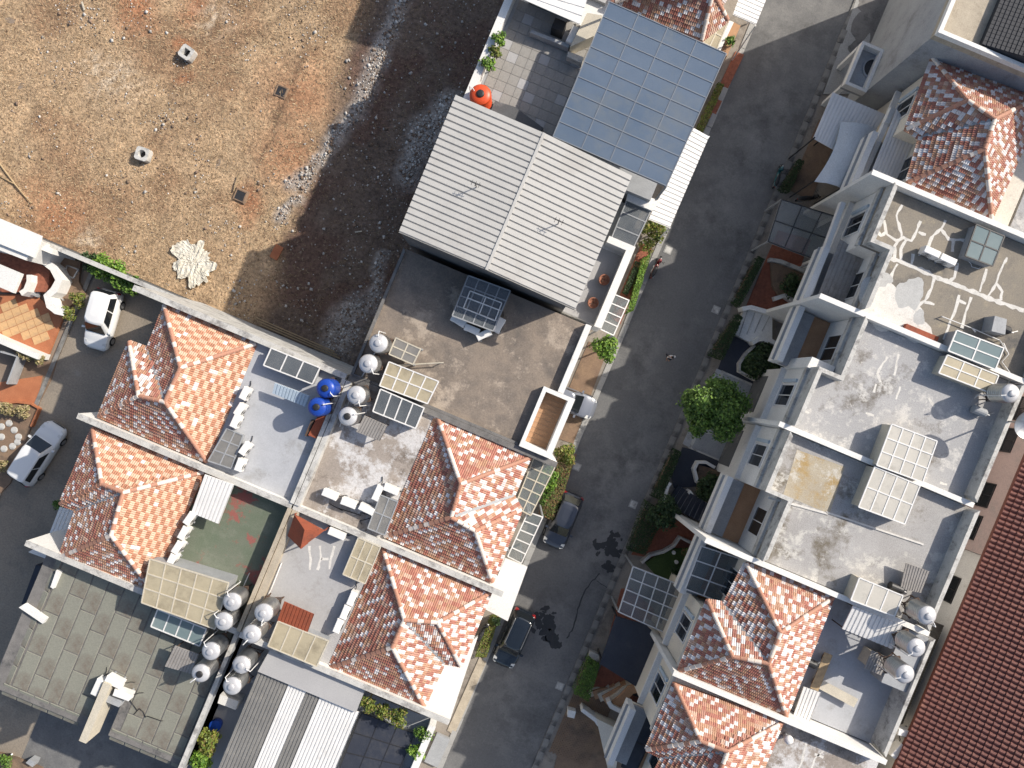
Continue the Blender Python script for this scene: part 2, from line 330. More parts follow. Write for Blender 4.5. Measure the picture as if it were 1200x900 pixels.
# tiled roofs ------------------------------------------------------------------
TC = [(.38, .175, .12), (.44, .255, .165), (.35, .14, .10), (.50, .33, .245), (.43, .225, .165), (.37, .15, .11), (.41, .225, .14)]
TW = [(.68, .63, .60), (.62, .56, .53), (.72, .68, .66)]
def tile_plane(mb, poly, pw=.245, pl=.24, kind=0, off=0):
    """Barrel tiles, row on row, over one roof slope; the first edge of poly is the eave."""
    e = (poly[1] - poly[0]).normalized(); ctr = sum(poly, Vector()) / len(poly)
    nm = Vector()
    for i in range(len(poly)):
        a, b = poly[i] - ctr, poly[(i + 1) % len(poly)] - ctr; nm += a.cross(b)
    nm.normalize(); nm = nm if nm.z > 0 else -nm
    e = (e - nm * e.dot(nm)).normalized(); d = nm.cross(e).normalized()
    if d.z < 0: d = -d
    o = poly[0]; q = [((p - o).dot(e), (p - o).dot(d)) for p in poly]
    us = [p[0] for p in q]; vs = [p[1] for p in q]
    def inside(x, y):
        r = False; n = len(q); j = n - 1
        for i in range(n):
            if (q[i][1] > y) != (q[j][1] > y) and x < (q[j][0] - q[i][0]) * (y - q[i][1]) / (q[j][1] - q[i][1]) + q[i][0]: r = not r
            j = i
        return r
    def surf(p):                                   # height of the real (slightly folded) slope at p
        for k in range(1, len(poly) - 1):
            a, b, c = poly[0], poly[k], poly[k + 1]; dd = (b.y - c.y) * (a.x - c.x) + (c.x - b.x) * (a.y - c.y)
            if abs(dd) < 1e-6: continue
            l1 = ((b.y - c.y) * (p.x - c.x) + (c.x - b.x) * (p.y - c.y)) / dd; l2 = ((c.y - a.y) * (p.x - c.x) + (a.x - c.x) * (p.y - c.y)) / dd
            if l1 > -.03 and l2 > -.03 and l1 + l2 < 1.03: return l1 * a.z + l2 * b.z + (1 - l1 - l2) * c.z
        return None
    rows = int((max(vs) + pl) / pl) + 1
    for j in range(-1, rows):
        v0 = j * pl - .05
        for i in range(int(min(us) / pw) - 1, int(max(us) / pw) + 2):
            u0 = i * pw
            if not (inside(u0 + pw / 2, v0 + pl * .5)): continue
            if kind == 0: wh = ((i + 2 * j + off) % 3 == 0 and ((i // 3 + j // 2) % 5 < 4) and random.random() < .68) or random.random() < .02
            elif kind == 1: wh = ((i + 2 * j + off) % 5 in (0, 2) and random.random() < .78) or random.random() < .05
            else: wh = random.random() < .05
            c = random.choice(TW) if wh else random.choice(TC); k = random.uniform(.88, 1.1)
            c = tuple(x * k for x in c)
            if kind == 2 and not wh: c = tuple(x * k for x in ((.60, .41, .29) if (i + 2 * j) % 4 > 1 else (.42, .20, .12)))  # paler set for sunward slopes, sun glare put into the tile colour
            lift = random.uniform(0, .015); cp = o + e * (u0 + pw / 2) + d * (v0 + pl / 2); zs = surf(cp); zs = 0 if zs is None else zs - cp.z
            pr = [(0, .004), (.14, .026), (.26, .034), (.38, .026), (.5, .004), (.62, .026), (.74, .034), (.86, .026), (1, .004)]
            def pt(s, z, vv, zz): return o + e * (u0 + s * pw) + d * vv + nm * (z + zz) + Vector((0, 0, zs + .01))
            lo = [pt(s, z, v0 - .02, .05 + lift) for s, z in pr]; hi = [pt(s, z * .8, v0 + pl + .01, .0) for s, z in pr]
            for a in range(8): mb.face([lo[a], lo[a + 1], hi[a + 1], hi[a]], c)
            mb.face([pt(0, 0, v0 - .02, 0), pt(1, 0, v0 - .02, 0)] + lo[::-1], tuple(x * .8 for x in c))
RIDGE = {}
def ridge_row(parent, a, b, kind=0):
    """Ridge tiles laid end to end from a to b, every one an object."""
    a, b = Vector(a), Vector(b); L = (b - a).length; n = max(2, round(L / .36))
    if not RIDGE:
        for mname in ('terracotta', 'tile_white'):
            mb = MB(); rr = []
            for x, r in ((-.19, .135), (-.05, .125), (.17, .112)):
                rr.append([(x, r * math.cos(t), r * .85 * math.sin(t) - .02) for t in [math.pi * (-.12 + 1.24 * k / 8) for k in range(9)]])
            mb.loft(rr, cap=True, closed=True); RIDGE[mname] = mb.mesh('ridge_tile', mname)
    d = (b - a).normalized(); y = Vector((0, 0, 1)).cross(d).normalized(); z = d.cross(y)
    R = Matrix((d, y, z)).transposed().to_4x4()
    for i in range(n):
        o = link('ridge_tile', RIDGE['tile_white' if random.random() < .42 else 'terracotta'], parent, True)
        t = (i + .5) / n; o.matrix_basis = Matrix.Translation(a.lerp(b, t) + Vector((0, 0, .09 + random.uniform(-.008, .012)))) @ R
def tiled_roof(parent, he, hr, bt, bb, ft, fp, ii, pp, p1, p2, q, kinds=(0, 0, 0, 0, 0, 0)):
    """Hip roof with a stepped front. Eaves: bt bb back corners, ft front corner away from the step, ii inner corner,
    pp fp the two corners of the step (fp outer); ridge: p1 (towards ft) p2 (towards the step), q end of the step's ridge."""
    BT, BB, FT, FO, I, PI_ = [P(*x, he) for x in (bt, bb, ft, fp, ii, pp)]
    P1, P2, Q = P(*p1, hr), P(*p2, hr), P(*q, hr - .25)
    planes = [[BT, BB, P2, P1], [FT, BT, P1], [I, FT, P1, P2], [PI_, I, P2, Q], [FO, PI_, Q], [BB, FO, Q, P2]]
    base = MB()
    for pl in planes:
        c = sum(pl, Vector()) / len(pl); n = Vector()
        for i in range(len(pl)): n += (pl[i] - c).cross(pl[(i + 1) % len(pl)] - c)
        pl2 = pl if n.z > 0 else pl[::-1]
        for i in range(1, len(pl2) - 1): base.face([pl2[0], pl2[i], pl2[i + 1]])
    ev = [BT, BB, FO, PI_, I, FT]
    for i in range(6):
        a, b = ev[i], ev[(i + 1) % 6]; dn = Vector((0, 0, -.22)); base.face([a, b, b + dn, a + dn])
    base.face([p + Vector((0, 0, -.22)) for p in ev])
    roof = base.build('roof', 'terracotta', parent)
    tb = MB()
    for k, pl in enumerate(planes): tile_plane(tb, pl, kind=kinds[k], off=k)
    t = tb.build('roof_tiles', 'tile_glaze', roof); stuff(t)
    for a, b in ((BT, P1), (BB, P2), (FT, P1), (P1, P2), (P2, Q), (Q, PI_), (Q, FO)): ridge_row(roof, a, b)
    fl = MB(); up = Vector((0, 0, .1)); fl.beam(I + up, P2.lerp(I, .06) + up, .16, .03); fl.build('valley_gutter', 'frame_grey', roof)
    return roof

# ================================================================ SETTING
def sheet(name, mat, pts, z): 
    mb = MB(); mb.prism(pts, z - .03, z); return struct(mb.build(name, mat))
g = MB(); g.face([(-600, -600, -.06), (600, -600, -.06), (600, 600, -.06), (-600, 600, -.06)]); struct(g.build('ground', 'soil_base'))
sheet('street', 'asphalt', [(5.95, -140), (11.75, -140), (11.75, 140), (5.95, 140)], 0)
sheet('lane', 'asphalt_old', [(-30.1, -60), (-21.6, -60), (-21.6, -3.75), (-30.1, -3.75)], 0)
sheet('cross_road', 'asphalt', [(-21.62, -46), (-4, -46), (-4, -29.6), (-21.62, -29.6)], .004)
sheet('pavement', 'yard_concrete', [(3.0, -60), (5.58, -60), (5.58, 60), (3.0, 60)], .05)
sheet('pavement', 'yard_concrete', [(12.1, -60), (17, -60), (17, 60), (12.1, 60)], .02)
# kerb stones, one object each
KS = MB().rect(-.19, .19, -.49, .49, -.03, .11).mesh('kerb_stone', 'kerb'); KD = MB().rect(-.2, .2, -.49, .49, -.03, .1).mesh('kerb_stone', 'kerb_dark')
for x, me in ((5.77, KS), (11.93, KD)):
    k = MB().rect(x - .21, x + .21, -60, 60, -.05, .03).build('kerb', 'kerb_dark'); struct(k)
    for i in range(-30, 36):
        o = link('kerb_stone', me, k); o.location = (x + random.uniform(-.015, .015), i + .5, random.uniform(-.02, .012)); o.rotation_euler = (0, 0, random.uniform(-.012, .012))
# drain lids set in the street, worn patches, a crack and a damp stain
for u, v, l in ((783, 293, 'by the parked motorcycle'), (676, 547, 'beside the trimmed hedge and grey car'), (742, 591, 'by the dark stair garden'), (656, 804, 'by the bushy green hedge and brick yard'), (834, 138, 'at the foot of the narrow hedge'), (839, 363, 'opposite the white curved porch')):
    p = P(u, v); t = thing('drain_cover', 'small square concrete drain cover in the street ' + l, 'drain cover', (p.x, p.y, 0), 'drain covers along the kerbs')
    MB().rect(p.x - .27, p.x + .27, p.y - .27, p.y + .27, .0, .02).build('rim', 'kerb', t); MB().rect(p.x - .19, p.x + .19, p.y - .19, p.y + .19, .02, .026).build('lid', 'weathered_top', t)
def ribbon(mb, pts, w0, z, jit=.0, seed=0):
    rnd = random.Random(seed); P3 = []
    for i in range(len(pts) - 1):
        a, b = Vector(pts[i]), Vector(pts[i + 1]); n = max(2, int((b - a).length / .22))
        for k in range(n): P3.append(a.lerp(b, k / n) + Vector((rnd.uniform(-jit, jit), rnd.uniform(-jit, jit), 0)))
    P3.append(Vector(pts[-1])); L = []; R = []
    for i, p in enumerate(P3):
        d = (P3[min(i + 1, len(P3) - 1)] - P3[max(i - 1, 0)]); d.z = 0; d.normalize(); nn = Vector((-d.y, d.x, 0)); ww = w0 * rnd.uniform(.55, 1.3) / 2
        L.append((p.x + nn.x * ww, p.y + nn.y * ww, z)); R.append((p.x - nn.x * ww, p.y - nn.y * ww, z))
    for i in range(len(L) - 1): mb.face([R[i], R[i + 1], L[i + 1], L[i]])
def blob(mb, c, r, z, seed=0, n=26, rough=.35, asp=1.0, rot=0.0):
    rnd = random.Random(seed); ph = [rnd.uniform(0, 6.28) for _ in range(6)]; pts = []
    for k in range(n):
        t = 2 * math.pi * k / n; q = r * (1 + rough * sum(math.sin((m + 2) * t + ph[m]) / (m + 1.6) for m in range(6)) * .6 + rnd.uniform(-.05, .05))
        x, y = q * math.cos(t) * asp, q * math.sin(t); pts.append((c[0] + x * math.cos(rot) - y * math.sin(rot), c[1] + x * math.sin(rot) + y * math.cos(rot), z))
    mb.face(pts)
mb = MB(); ribbon(mb, PP([(703, 672), (686, 690), (680, 705), (676, 718), (672, 735), (664, 748)], 0), .09, .004, .05, 3); ribbon(mb, PP([(700, 680), (712, 690)], 0), .05, .004, .05, 4)
struct(mb.build('road_crack', 'stain_wet'))
mb = MB(); rs = random.Random(2)
for cu, cv, sp, k in ((712, 637, 7, 16), (720, 650, 6, 12), (716, 664, 4, 6), (637, 724, 7, 14), (640, 736, 6, 16), (646, 746, 4, 12), (651, 752, 3, 8)):
    for i in range(k): blob(mb, P(cu + rs.gauss(0, sp), cv + rs.gauss(0, sp)), rs.uniform(.08, .32), .004 + i * .00008, rs.randint(0, 999), n=16, rough=.6, asp=rs.uniform(.6, 1.5), rot=rs.uniform(0, 3))
struct(mb.build('damp_stain', 'stain_wet'))

# ================================================================ LEFT ROW (between the lot and the street)
HL = 8.5; YB = -8.9
def town(label, loc): return thing('row_house', label, 'house', loc, 'row houses')
def body(parent, poly, z1, mat='white_wall'): return MB().prism(poly, 0, z1).build('wall', mat, parent)
def deck(parent, poly, z, mat, dz=.3): return MB().prism(poly, z - dz, z).build('roof_deck', mat, parent)
def party(parent, x0, x1, y, zt, mat='white_wall', wd=.3, top='weathered_top'):
    o = rect('party_wall', mat, parent, x0, x1, y - wd / 2, y + wd / 2, 0, zt); rect('coping', top, o, x0 - .01, x1 + .01, y - wd / 2 - .02, y + wd / 2 + .02, zt, zt + .05); return o
def low_wall(parent, pts, zt, z0, wd, mat, name='coping'):
    mb = MB(); Q = [Vector((p.x, p.y, 0)) for p in pts]; L = []; R = []
    for i, p in enumerate(Q):
        d = (Q[min(i + 1, len(Q) - 1)] - Q[max(i - 1, 0)]).normalized(); n = Vector((-d.y, d.x, 0)) * wd / 2; L.append(p + n); R.append(p - n)
    rings = [[(r.x, r.y, z0), (l.x, l.y, z0), (l.x, l.y, zt), (r.x, r.y, zt)] for l, r in zip(L, R)]
    mb.loft(rings); return mb.build(name, mat, parent)

# -- L4: tiled house with the stained white deck
h = town('tiled row house with white-patched grimy rear deck and a glass canopy at its front', (-3, -7.4, 0)); L4 = h
body(h, [(-8.86, -11.24), (3.15, -11.24), (3.15, -7.4), (2.25, -7.4), (2.25, -3.5), (-8.86, -3.5)], 8.2)
deck(h, [(-8.86, -11.24), (-3.45, -11.24), (-3.45, -3.5), (-8.86, -3.5)], 8.5, 'deck_stain')
rect('parapet', 'weathered_top', h, -8.86, -8.56, -11.24, -3.5, 8.5, 9.1)
party(h, -8.88, 4.2, -11.4, 8.95)
tiled_roof(h, 8.5, 10.4, (512, 486), (451, 628), (622, 536), (577, 682), (602, 580), (611, 597), (540, 567), (529, 606), (557, 622), (0, 0, 1, 1, 1, 0))
skylight(h, [(446, 456), (497, 478), (487, 502), (437, 482)], 9.5, 8.5, 4, 1, 'glass_grey', 'frame_white', 'frame_white')
skylight(h, [(446, 580), (466, 588), (451, 627), (431, 619)], 9.1, 8.5, 2, 2, 'poly_smoke', 'frame_grey')
corrugated('tin_sheet', 'grey_sheet', h, P(427, 487, 9.6), P(454, 499, 9.6), P(445, 517, 9.4), P(417, 506, 9.4), .16, .03)
mb = MB(); [mb.beam((P(u, v, 9.5).x, P(u, v, 9.5).y, 8.5), P(u, v, z), .05, .05) for u, v, z in ((430, 489, 9.5), (452, 499, 9.5), (443, 514, 9.33), (420, 505, 9.33))]; mb.build('tin_sheet_post', 'rust_frame', h)
skylight(h, [(626, 536), (651, 546), (622, 604), (603, 594)], 5.8, 0.06, 2, 5, 'glass_clear', 'frame_tan', name='glass_canopy', legs=True)
skylight(h, [(619, 600), (636, 606), (611, 660), (595, 652)], 5.4, 0.06, 1, 5, 'glass_clear', 'frame_white', name='glass_canopy', legs=True)
for y in (-9.4,): window(h, (3.15, y, 6.6), (0, 1, 0), (1, 0, 0), 2.2, 1.6, 3, 1); window(h, (3.15, y, 2.0), (0, 1, 0), (1, 0, 0), 2.4, 1.7, 3, 1)
door(h, (2.25, -5.4, .05), (0, 1, 0), (1, 0, 0), 1.0, 2.2)

# -- L5: tiled house with the plain grey deck and rusty sheets
h = town('tiled row house with plain grey deck, rusty tin sheets and a white porch roof', (-3, -15.4, 0)); L5 = h
body(h, [(-8.86, -19.24), (2.3, -19.24), (2.3, -15.6), (3.2, -15.6), (3.2, -11.58), (-8.86, -11.58)], 8.2)
deck(h, [(-8.86, -19.24), (-3.45, -19.24), (-3.45, -11.58), (-8.86, -11.58)], 8.5, 'deck_plain')
rect('parapet', 'sand_rock', h, -8.86, -8.45, -19.24, -11.58, 8.5, 9.0)
party(h, -8.88, 4.2, -19.4, 8.95)
tiled_roof(h, 8.5, 10.4, (386, 782), (449, 642), (497, 827), (575, 694), (521, 776), (540, 780), (460, 758), (474, 726), (513, 729), (0, 0, 1, 1, 1, 0))
prism('porch_roof', 'white_wall', h, [(520, 775), (560, 746), (526, 848), (486, 830)], 6.4, 6.1)
prism('porch_roof', 'white_wall', h, [(592, 655), (618, 665), (595, 728), (567, 713)], 6.2, 5.9)
corrugated('tin_sheet', 'rust_metal', h, P(333, 705, 9.5), P(368, 720, 9.5), P(360, 742, 9.3), P(325, 727, 9.3), .2, .03)
skylight(h, [(326, 728), (385, 751), (371, 781), (314, 757)], 9.3, 8.5, 4, 1, 'poly_cream', 'frame_tan')
skylight(h, [(420, 630), (446, 641), (428, 684), (402, 673)], 9.2, 8.5, 3, 2, 'poly_cream', 'frame_tan')
mb = MB()
for k, (u, v) in enumerate(((340, 612), (350, 606), (366, 612), (379, 622), (372, 634), (352, 640), (338, 636))): pass
a = [P(u, v, z) for u, v, z in ((345, 603, 9.4), (380, 622, 9.7), (352, 643, 9.9), (337, 628, 9.1))]; m = P(357, 621, 9.95)
for i in range(4): mb.face([a[i], a[(i + 1) % 4], m]); 
mb.face([p - Vector((0, 0, .12)) for p in a]); 
for i in range(4): mb.face([a[i], a[(i + 1) % 4], a[(i + 1) % 4] - Vector((0, 0, .12)), a[i] - Vector((0, 0, .12))])
for p in a: mb.beam((p.x, p.y, 8.5), (p.x, p.y, p.z - .1), .06, .06)
mb.build('rusty_lean_to', 'rust_metal', h)
mb = MB()
for i, pl in enumerate((((362, 640), (364, 655), (363, 668)), ((375, 640), (376, 655), (372, 668)), ((376, 655), (385, 655)), ((392, 640), (388, 655), (386, 667)))): ribbon(mb, PP(pl, 8.504), .14, 8.504, .03, i)
stuff(mb.build('crack_sealant', 'sealant', h))
window(h, (3.2, -13.4, 6.6), (0, 1, 0), (1, 0, 0), 2.2, 1.6, 3, 1); window(h, (3.2, -13.4, 2.0), (0, 1, 0), (1, 0, 0), 2.4, 1.7, 3, 1); door(h, (2.3, -17.4, .05), (0, 1, 0), (1, 0, 0), 1.0, 2.2)

# -- L3: brown flat roof
h = town('row house with a large brown weathered flat roof and a square skylight', (-3, 1, 0)); L3 = h
pl = [(-8.86, -3.15), (1.75, -3.15), (1.75, .6), (2.6, .6), (2.6, 4.86), (-8.86, 4.86)]
body(h, [(-8.86, -3.15), (3.7, -3.15), (3.7, .6), (2.6, .6), (2.6, 4.86), (-8.86, 4.86)], 7.9)
deck(h, pl, 8.5, 'deck_brown', .6)
parapet(h, 'dark_top', pl, 8.75, 8.5, .16, skip=(1, 2, 3, 4))
rect('parapet', 'white_wall', h, 2.6, 2.95, .62, 4.86, 0, 9.0)
party(h, -8.88, 4.2, -3.33, 8.75, top='dark_top')
mb = MB(); mb.rect(1.75, 1.98, -3.13, .6, 7.9, 9.05).rect(3.35, 3.7, -3.13, .6, 7.9, 9.05).rect(1.98, 3.35, .35, .6, 7.9, 9.047).rect(1.98, 3.35, -3.13, -2.8, 7.9, 9.047); mb.build('balcony_wall', 'white_wall', h)
t = rect('balcony_floor', 'frame_tan', h, 1.98, 3.35, -2.8, .35, 7.9, 7.96)
PL = MB().rect(-.66, .66, -.15, .15, 0, .03).mesh('floor_plank', 'terracotta_floor')
for i in range(10): o = link('floor_plank', PL, t); o.location = (2.66, -2.63 + i * .315, 7.962)
skylight(h, [(549, 323), (598, 341), (578, 388), (530, 370)], 9.7, 8.5, 4, 4, 'glass_grey', 'frame_grey')
mb = MB(); q = PP([(551, 341), (588, 355), (580, 376), (543, 361)], 9.76); 
for i in range(4): mb.beam(q[i], q[(i + 1) % 4], .06, .05)
mb.beam(q[0].lerp(q[1], .5), q[3].lerp(q[2], .5), .06, .05); mb.beam(q[0].lerp(q[3], .4) + Vector((0, 0, .004)), q[1].lerp(q[2], .4) + Vector((0, 0, .004)), .06, .05); mb.build('skylight_grille', 'frame_white', h)
skylight(h, [(464, 396), (493, 409), (484, 427), (456, 415)], 9.3, 8.5, 2, 2, 'poly_smoke', 'frame_tan', legs=True)
skylight(h, [(456, 424), (514, 447), (501, 473), (445, 452)], 9.4, 8.5, 4, 2, 'poly_cream', 'frame_white')
mb = MB(); mb.tube([P(467, 428, 9.0), P(520, 425, 9.0)], .04, 6); mb.beam(P(518, 425, 8.5), P(518, 425, 9.0), .04, .04); mb.beam(P(470, 428, 8.5), P(470, 428, 9.0), .04, .04); mb.build('wash_line_pole', 'frame_tan', h)
window(h, (3.7, -1.3, 5.2), (0, 1, 0), (1, 0, 0), 2.2, 1.5, 3, 1); window(h, (2.95, 3.0, 5.2), (0, 1, 0), (1, 0, 0), 1.8, 1.5, 2, 1)

# -- L2: metal roof
h = town('tall house under a broad pale ribbed metal roof next to the vacant lot', (-3, 9, 0)); L2 = h
body(h, [(-8.75, 5.2), (1.1, 5.2), (1.1, 12.75), (-8.75, 12.75)], 11.6, 'dark_wall')
A, B, C, D = P(534, 111, 12), P(741, 206, 12), P(674, 363, 12), P(467, 272, 12); R0_, R1_ = A.lerp(B, .5), D.lerp(C, .5); R0_.z = R1_.z = 12.35
rf = corrugated('roof', 'metal_roof', h, A, D, R1_, R0_, .355, .07, .26); corrugated('roof', 'metal_roof', h, B, C, R1_, R0_, .355, .07, .26)
mb = MB(); mb.beam(R0_ + Vector((0, 0, .02)), R1_ + Vector((0, 0, .02)), .16, .04); mb.build('ridge_cap', 'metal_roof', h)
mb = MB()
for e0, e1, e2 in ((A, R0_, B), (D, R1_, C)):
    mb = MB(); mb.face([e0 + Vector((0, 0, -.08)), e1 + Vector((0, 0, -.08)), e2 + Vector((0, 0, -.08)), e2 - Vector((0, 0, .35)), e0 - Vector((0, 0, .35))]); mb.build('gable_board', 'dark_wall', h)
for u, v in ((558, 219), (654, 262)):
    p = P(u, v, 12.3); mb = MB(); mb.tube([p - Vector((0, 0, .15)), p + Vector((0, 0, .7))], .03, 6); mb.tube([p + Vector((-.3, 0, .6)), p + Vector((.3, 0, .6))], .018, 5)
    for k in (-.2, 0, .2): mb.tube([p + Vector((k, -.15, .6)), p + Vector((k, .15, .6))], .012, 4)
    mb.build('aerial', 'frame_dark', h)
MB().prism([(1.1, 5.2), (3.15, 5.2), (3.15, 12.75), (1.1, 12.75)], 0, 6.9).build('wall', 'white_wall', h)
rect('terrace_floor', 'deck_plain', h, 1.12, 3.1, 5.25, 9.7, 6.9, 6.96)
mb = MB(); mb.rect(3.15, 3.6, 5.05, 9.9, 5.5, 8.0).rect(1.9, 3.6, 9.9, 10.3, 5.5, 8.004); mb.build('terrace_wall', 'white_wall', h)
skylight(h, [(736, 231), (764, 244), (741, 293), (715, 283)], 7.7, 6.9, 1, 3, 'glass_grey', 'frame_grey', name='glass_canopy')
prism('canopy_edge', 'white_wall', h, [(737, 222), (775, 236), (764, 247), (734, 234)], 7.9, 7.6)
mb = MB(); q = PP([(720, 345), (736, 352), (719, 393), (703, 384)], 3.2)
skylight(h, [(720, 345), (737, 352), (719, 393), (702, 385)], 5.2, .05, 1, 4, 'glass_clear', 'frame_white', name='glass_canopy', legs=True)
A, B, C, D = P(813, 150, 4.6), P(831, 160, 4.4), P(785, 267, 4.4), P(760, 257, 4.6)
corrugated('awning', 'white_metal', h, A, D, C, B, .3, .05, .3); mb = MB(); [mb.beam((p.x, p.y, .05), (p.x, p.y, 4.4), .08, .08) for p in (B, C)]; mb.build('awning_post', 'frame_white', h)

# -- L1: blue polycarbonate canopy house with paved terrace
h = town('house with a wide blue translucent panel canopy and a paved roof terrace', (-3, 17, 0)); L1 = h
body(h, [(-8.75, 13.05), (3.3, 13.05), (3.3, 20.9), (-8.75, 20.9)], 8.3, 'grey_wall')
t = rect('terrace_floor', 'frame_grey', h, -8.75, 3.3, 13.05, 20.9, 8.3, 8.4)
PV = [MB().rect(-.29, .29, -.29, .29, 0, .03).mesh('paving_tile', m) for m in ('paver_grey', 'deck_plain', 'paver_grey')]
for i in range(11):
    for j in range(13):
        o = link('paving_tile', PV[(i * 7 + j * 5 + (i * j) % 3) % 3 if (i + j) % 4 == 0 else 0], t); o.location = (-8.0 + i * .6, 13.4 + j * .6, 8.4 + random.uniform(0, .006))
rect('parapet', 'white_wall', h, -8.95, -8.5, 13.05, 22.5, 0, 9.2)
skylight(h, [(714, 2), (851, 63), (781, 218), (648, 160)], 11.3, 8.4, 4, 9, 'poly_blue', 'bar_blue', name='panel_canopy', legs=True, bw=.05)
corrugated('shed_roof', 'white_metal', h, P(606, -4, 10.2), P(606, -40, 10.2), P(700, -40, 10.0), P(679, 28, 10.0), .26, .04)
rect('shed_wall', 'dark_wall', h, *sorted((P(612, 20, 8.5).x, P(668, 30, 8.5).x)), 20.95, 22.2, 0, 9.4)
prism('shed_wall', 'frame_tan', h, [(688, 15), (706, 18), (696, 42), (668, 55)], 9.6, 8.4); prism('bench', 'weathered_top', h, [(666, 60), (684, 67), (682, 74), (664, 66)], 9.0, 8.4)
prism('shed_step', 'grey_wall', h, [(623, 35), (668, 52), (666, 56), (621, 38)], 8.9, 8.4); prism('cover_board', 'dark_wall', h, [(580, 118), (603, 125), (637, 150), (630, 158), (575, 130)], 8.75, 8.43)
p = P(655, 30, 9.2); MB().rect(p.x - .35, p.x + .35, p.y - .3, p.y + .3, 8.43, 9.3).build('store_box', 'black_plastic', h)

# -- L0: tiled house at the top
h = town('tiled row house beyond the blue canopy with a small terracotta ledge', (-1, 25, 0)); L0 = h
body(h, [(-8.75, 21.0), (2.6, 21.0), (2.6, 29), (-8.75, 29)], 8.2)
tiled_roof(h, 8.5, 10.2, (775, -122), (714, 5), (915, -75) if False else (905, -72), (822, 48), (836, 20), (853, 24), (800, -75), (795, -22), (835, -8), (0,) * 6)
deck(h, [(-8.75, 22.6), (-3.6, 22.6), (-3.6, 29), (-8.75, 29)], 8.5, 'deck_grey')
A, B, C, D = P(866, -10, 5.2), P(905, 6, 5.0), P(887, 30, 5.0), P(859, 17, 5.2)
corrugated('awning', 'white_metal', h, P(876, -30, 5.2), P(859, 17, 5.2), P(886, 29, 5.0), P(905, -18, 5.0), .26, .04); mb = MB(); [mb.beam((p.x, p.y, .05), (p.x, p.y, 4.9), .08, .08) for p in (P(905, -18, 5), P(886, 29, 5))]; mb.build('awning_post', 'frame_white', h)
skylight(h, [(838, 22), (852, 28), (840, 58), (824, 50)], 6.0, 0, 2, 2, 'poly_cream', 'frame_tan', name='glass_canopy')
prism('ledge', 'terracotta_floor', h, [(860, 26), (868, 30), (852, 66), (844, 60)], 3.0, 0); prism('ledge_edge', 'white_wall', h, [(855, 24), (860, 26), (844, 60), (840, 58)], 3.4, 0)
# the next houses of the row and of the far side, out of frame, which shade the lot and the street
h = town('tall pale house of the row beyond the tiled house and its awning', (-3, 34, 0)); body(h, [(-8.75, 29.2), (3, 29.2), (3, 42), (-8.75, 42)], 11.5, 'white_wall'); deck(h, [(-8.7, 29.25), (2.95, 29.25), (2.95, 41.95), (-8.7, 41.95)], 11.6, 'deck_grey', .09)

# -- L6: corrugated roof house at the bottom
h = town('house with a striped corrugated roof of white and smoky translucent sheets', (-3, -24, 0)); L6 = h
body(h, [(-7.1, -30), (-1.2, -30), (-1.2, -19.58), (-7.1, -19.58)], 7.3); rect('tank_platform', 'grey_wall', h, -8.95, -7.12, -22.6, -19.6, 0, 7.3); rect('yard_floor', 'deck_plain', h, -9.05, -7.12, -32, -22.62, 0, 6.0); MB().prism([(-1.18, -30), (3.28, -30), (3.28, -19.58), (-1.18, -19.58)], 0, 7.0).build('wall', 'grey_wall', h)
prism('gutter_slab', 'deck_plain', h, [(316, 762), (428, 808), (417, 835), (302, 787)], 8.6, 7.3)
A, B = P(303, 786, 8.4), P(421, 835, 8.4); D, C = A + Vector((-.05, -10, -.5)), B + Vector((0, -10, -.5))
cuts = (0, .30, .48, .61, 1.0); names = ('poly_smoke', 'white_metal', 'poly_smoke', 'white_metal')
for k in range(4):
    a, b = A.lerp(B, cuts[k] + .002), A.lerp(B, cuts[k + 1] - .002); corrugated('roof_sheet', names[k], h, a, b, D.lerp(C, cuts[k + 1] - .002), D.lerp(C, cuts[k] + .002), .2, .045, .4)
mb = MB()
for j in range(1, 7):
    t = j / 7; mb.beam(A.lerp(D, t) - Vector((0, 0, .13)), B.lerp(C, t) - Vector((0, 0, .13)), .08, .1)
mb.build('purlin', 'frame_white', h)
skylight(h, [(424, 835), (486, 860), (462, 915), (396, 905)], 7.4, 7.0, 3, 3, 'navy_roof', 'frame_dark', name='panel_canopy', bw=.04)
rect('garden_bed', 'yard_brown', h, -.9, 2.6, -20.35, -19.6, 7.0, 7.5)
party(h, 3.3, 3.7, -25, 7.9, wd=9.0, top='white_wall')
prism('store_box', 'white_wall', h, [(258, 814), (280, 822), (276, 832), (255, 824)], 7.0, 6.0); p = P(251, 852, 6.6); MB().lathe([(.3, 0), (.36, .3), (.36, .5), (.1, .55), (.01, .55)], 16, (p.x, p.y, 6.0)).build('water_drum', 'tank_blue', h)

# ================================================================ BACK ROW (between the lane and the left row)
# -- B1
h = town('tiled house on the lane with a long wall facing the vacant lot', (-15, -7.4, 0)); B1 = h
body(h, [(-20.3, -3.5), (-20.3, -7.3), (-21.25, -7.3), (-21.25, -11.24), (-9.14, -11.24), (-9.14, -3.5)], 8.2)
deck(h, [(-14.7, -11.24), (-9.14, -11.24), (-9.14, -3.5), (-14.7, -3.5)], 8.5, 'deck_blue')
party(h, -22.3, -9.0, -3.33, 8.95, 'weathered_top'); party(h, -22.4, -9.0, -11.4, 8.95)
rect('parapet', 'weathered_top', h, -9.14, -8.9, -11.24, -3.5, 8.5, 9.1)
tiled_roof(h, 8.5, 10.4, (300, 403), (243, 541), (193, 358), (116, 488), (173, 410), (152, 400), (212, 431), (194, 471), (163, 464), (2, 2, 0, 1, 0, 0))
skylight(h, [(318, 408), (375, 431), (366, 450), (309, 428)], 9.2, 8.5, 3, 1, 'glass_grey', 'frame_white', 'frame_grey')
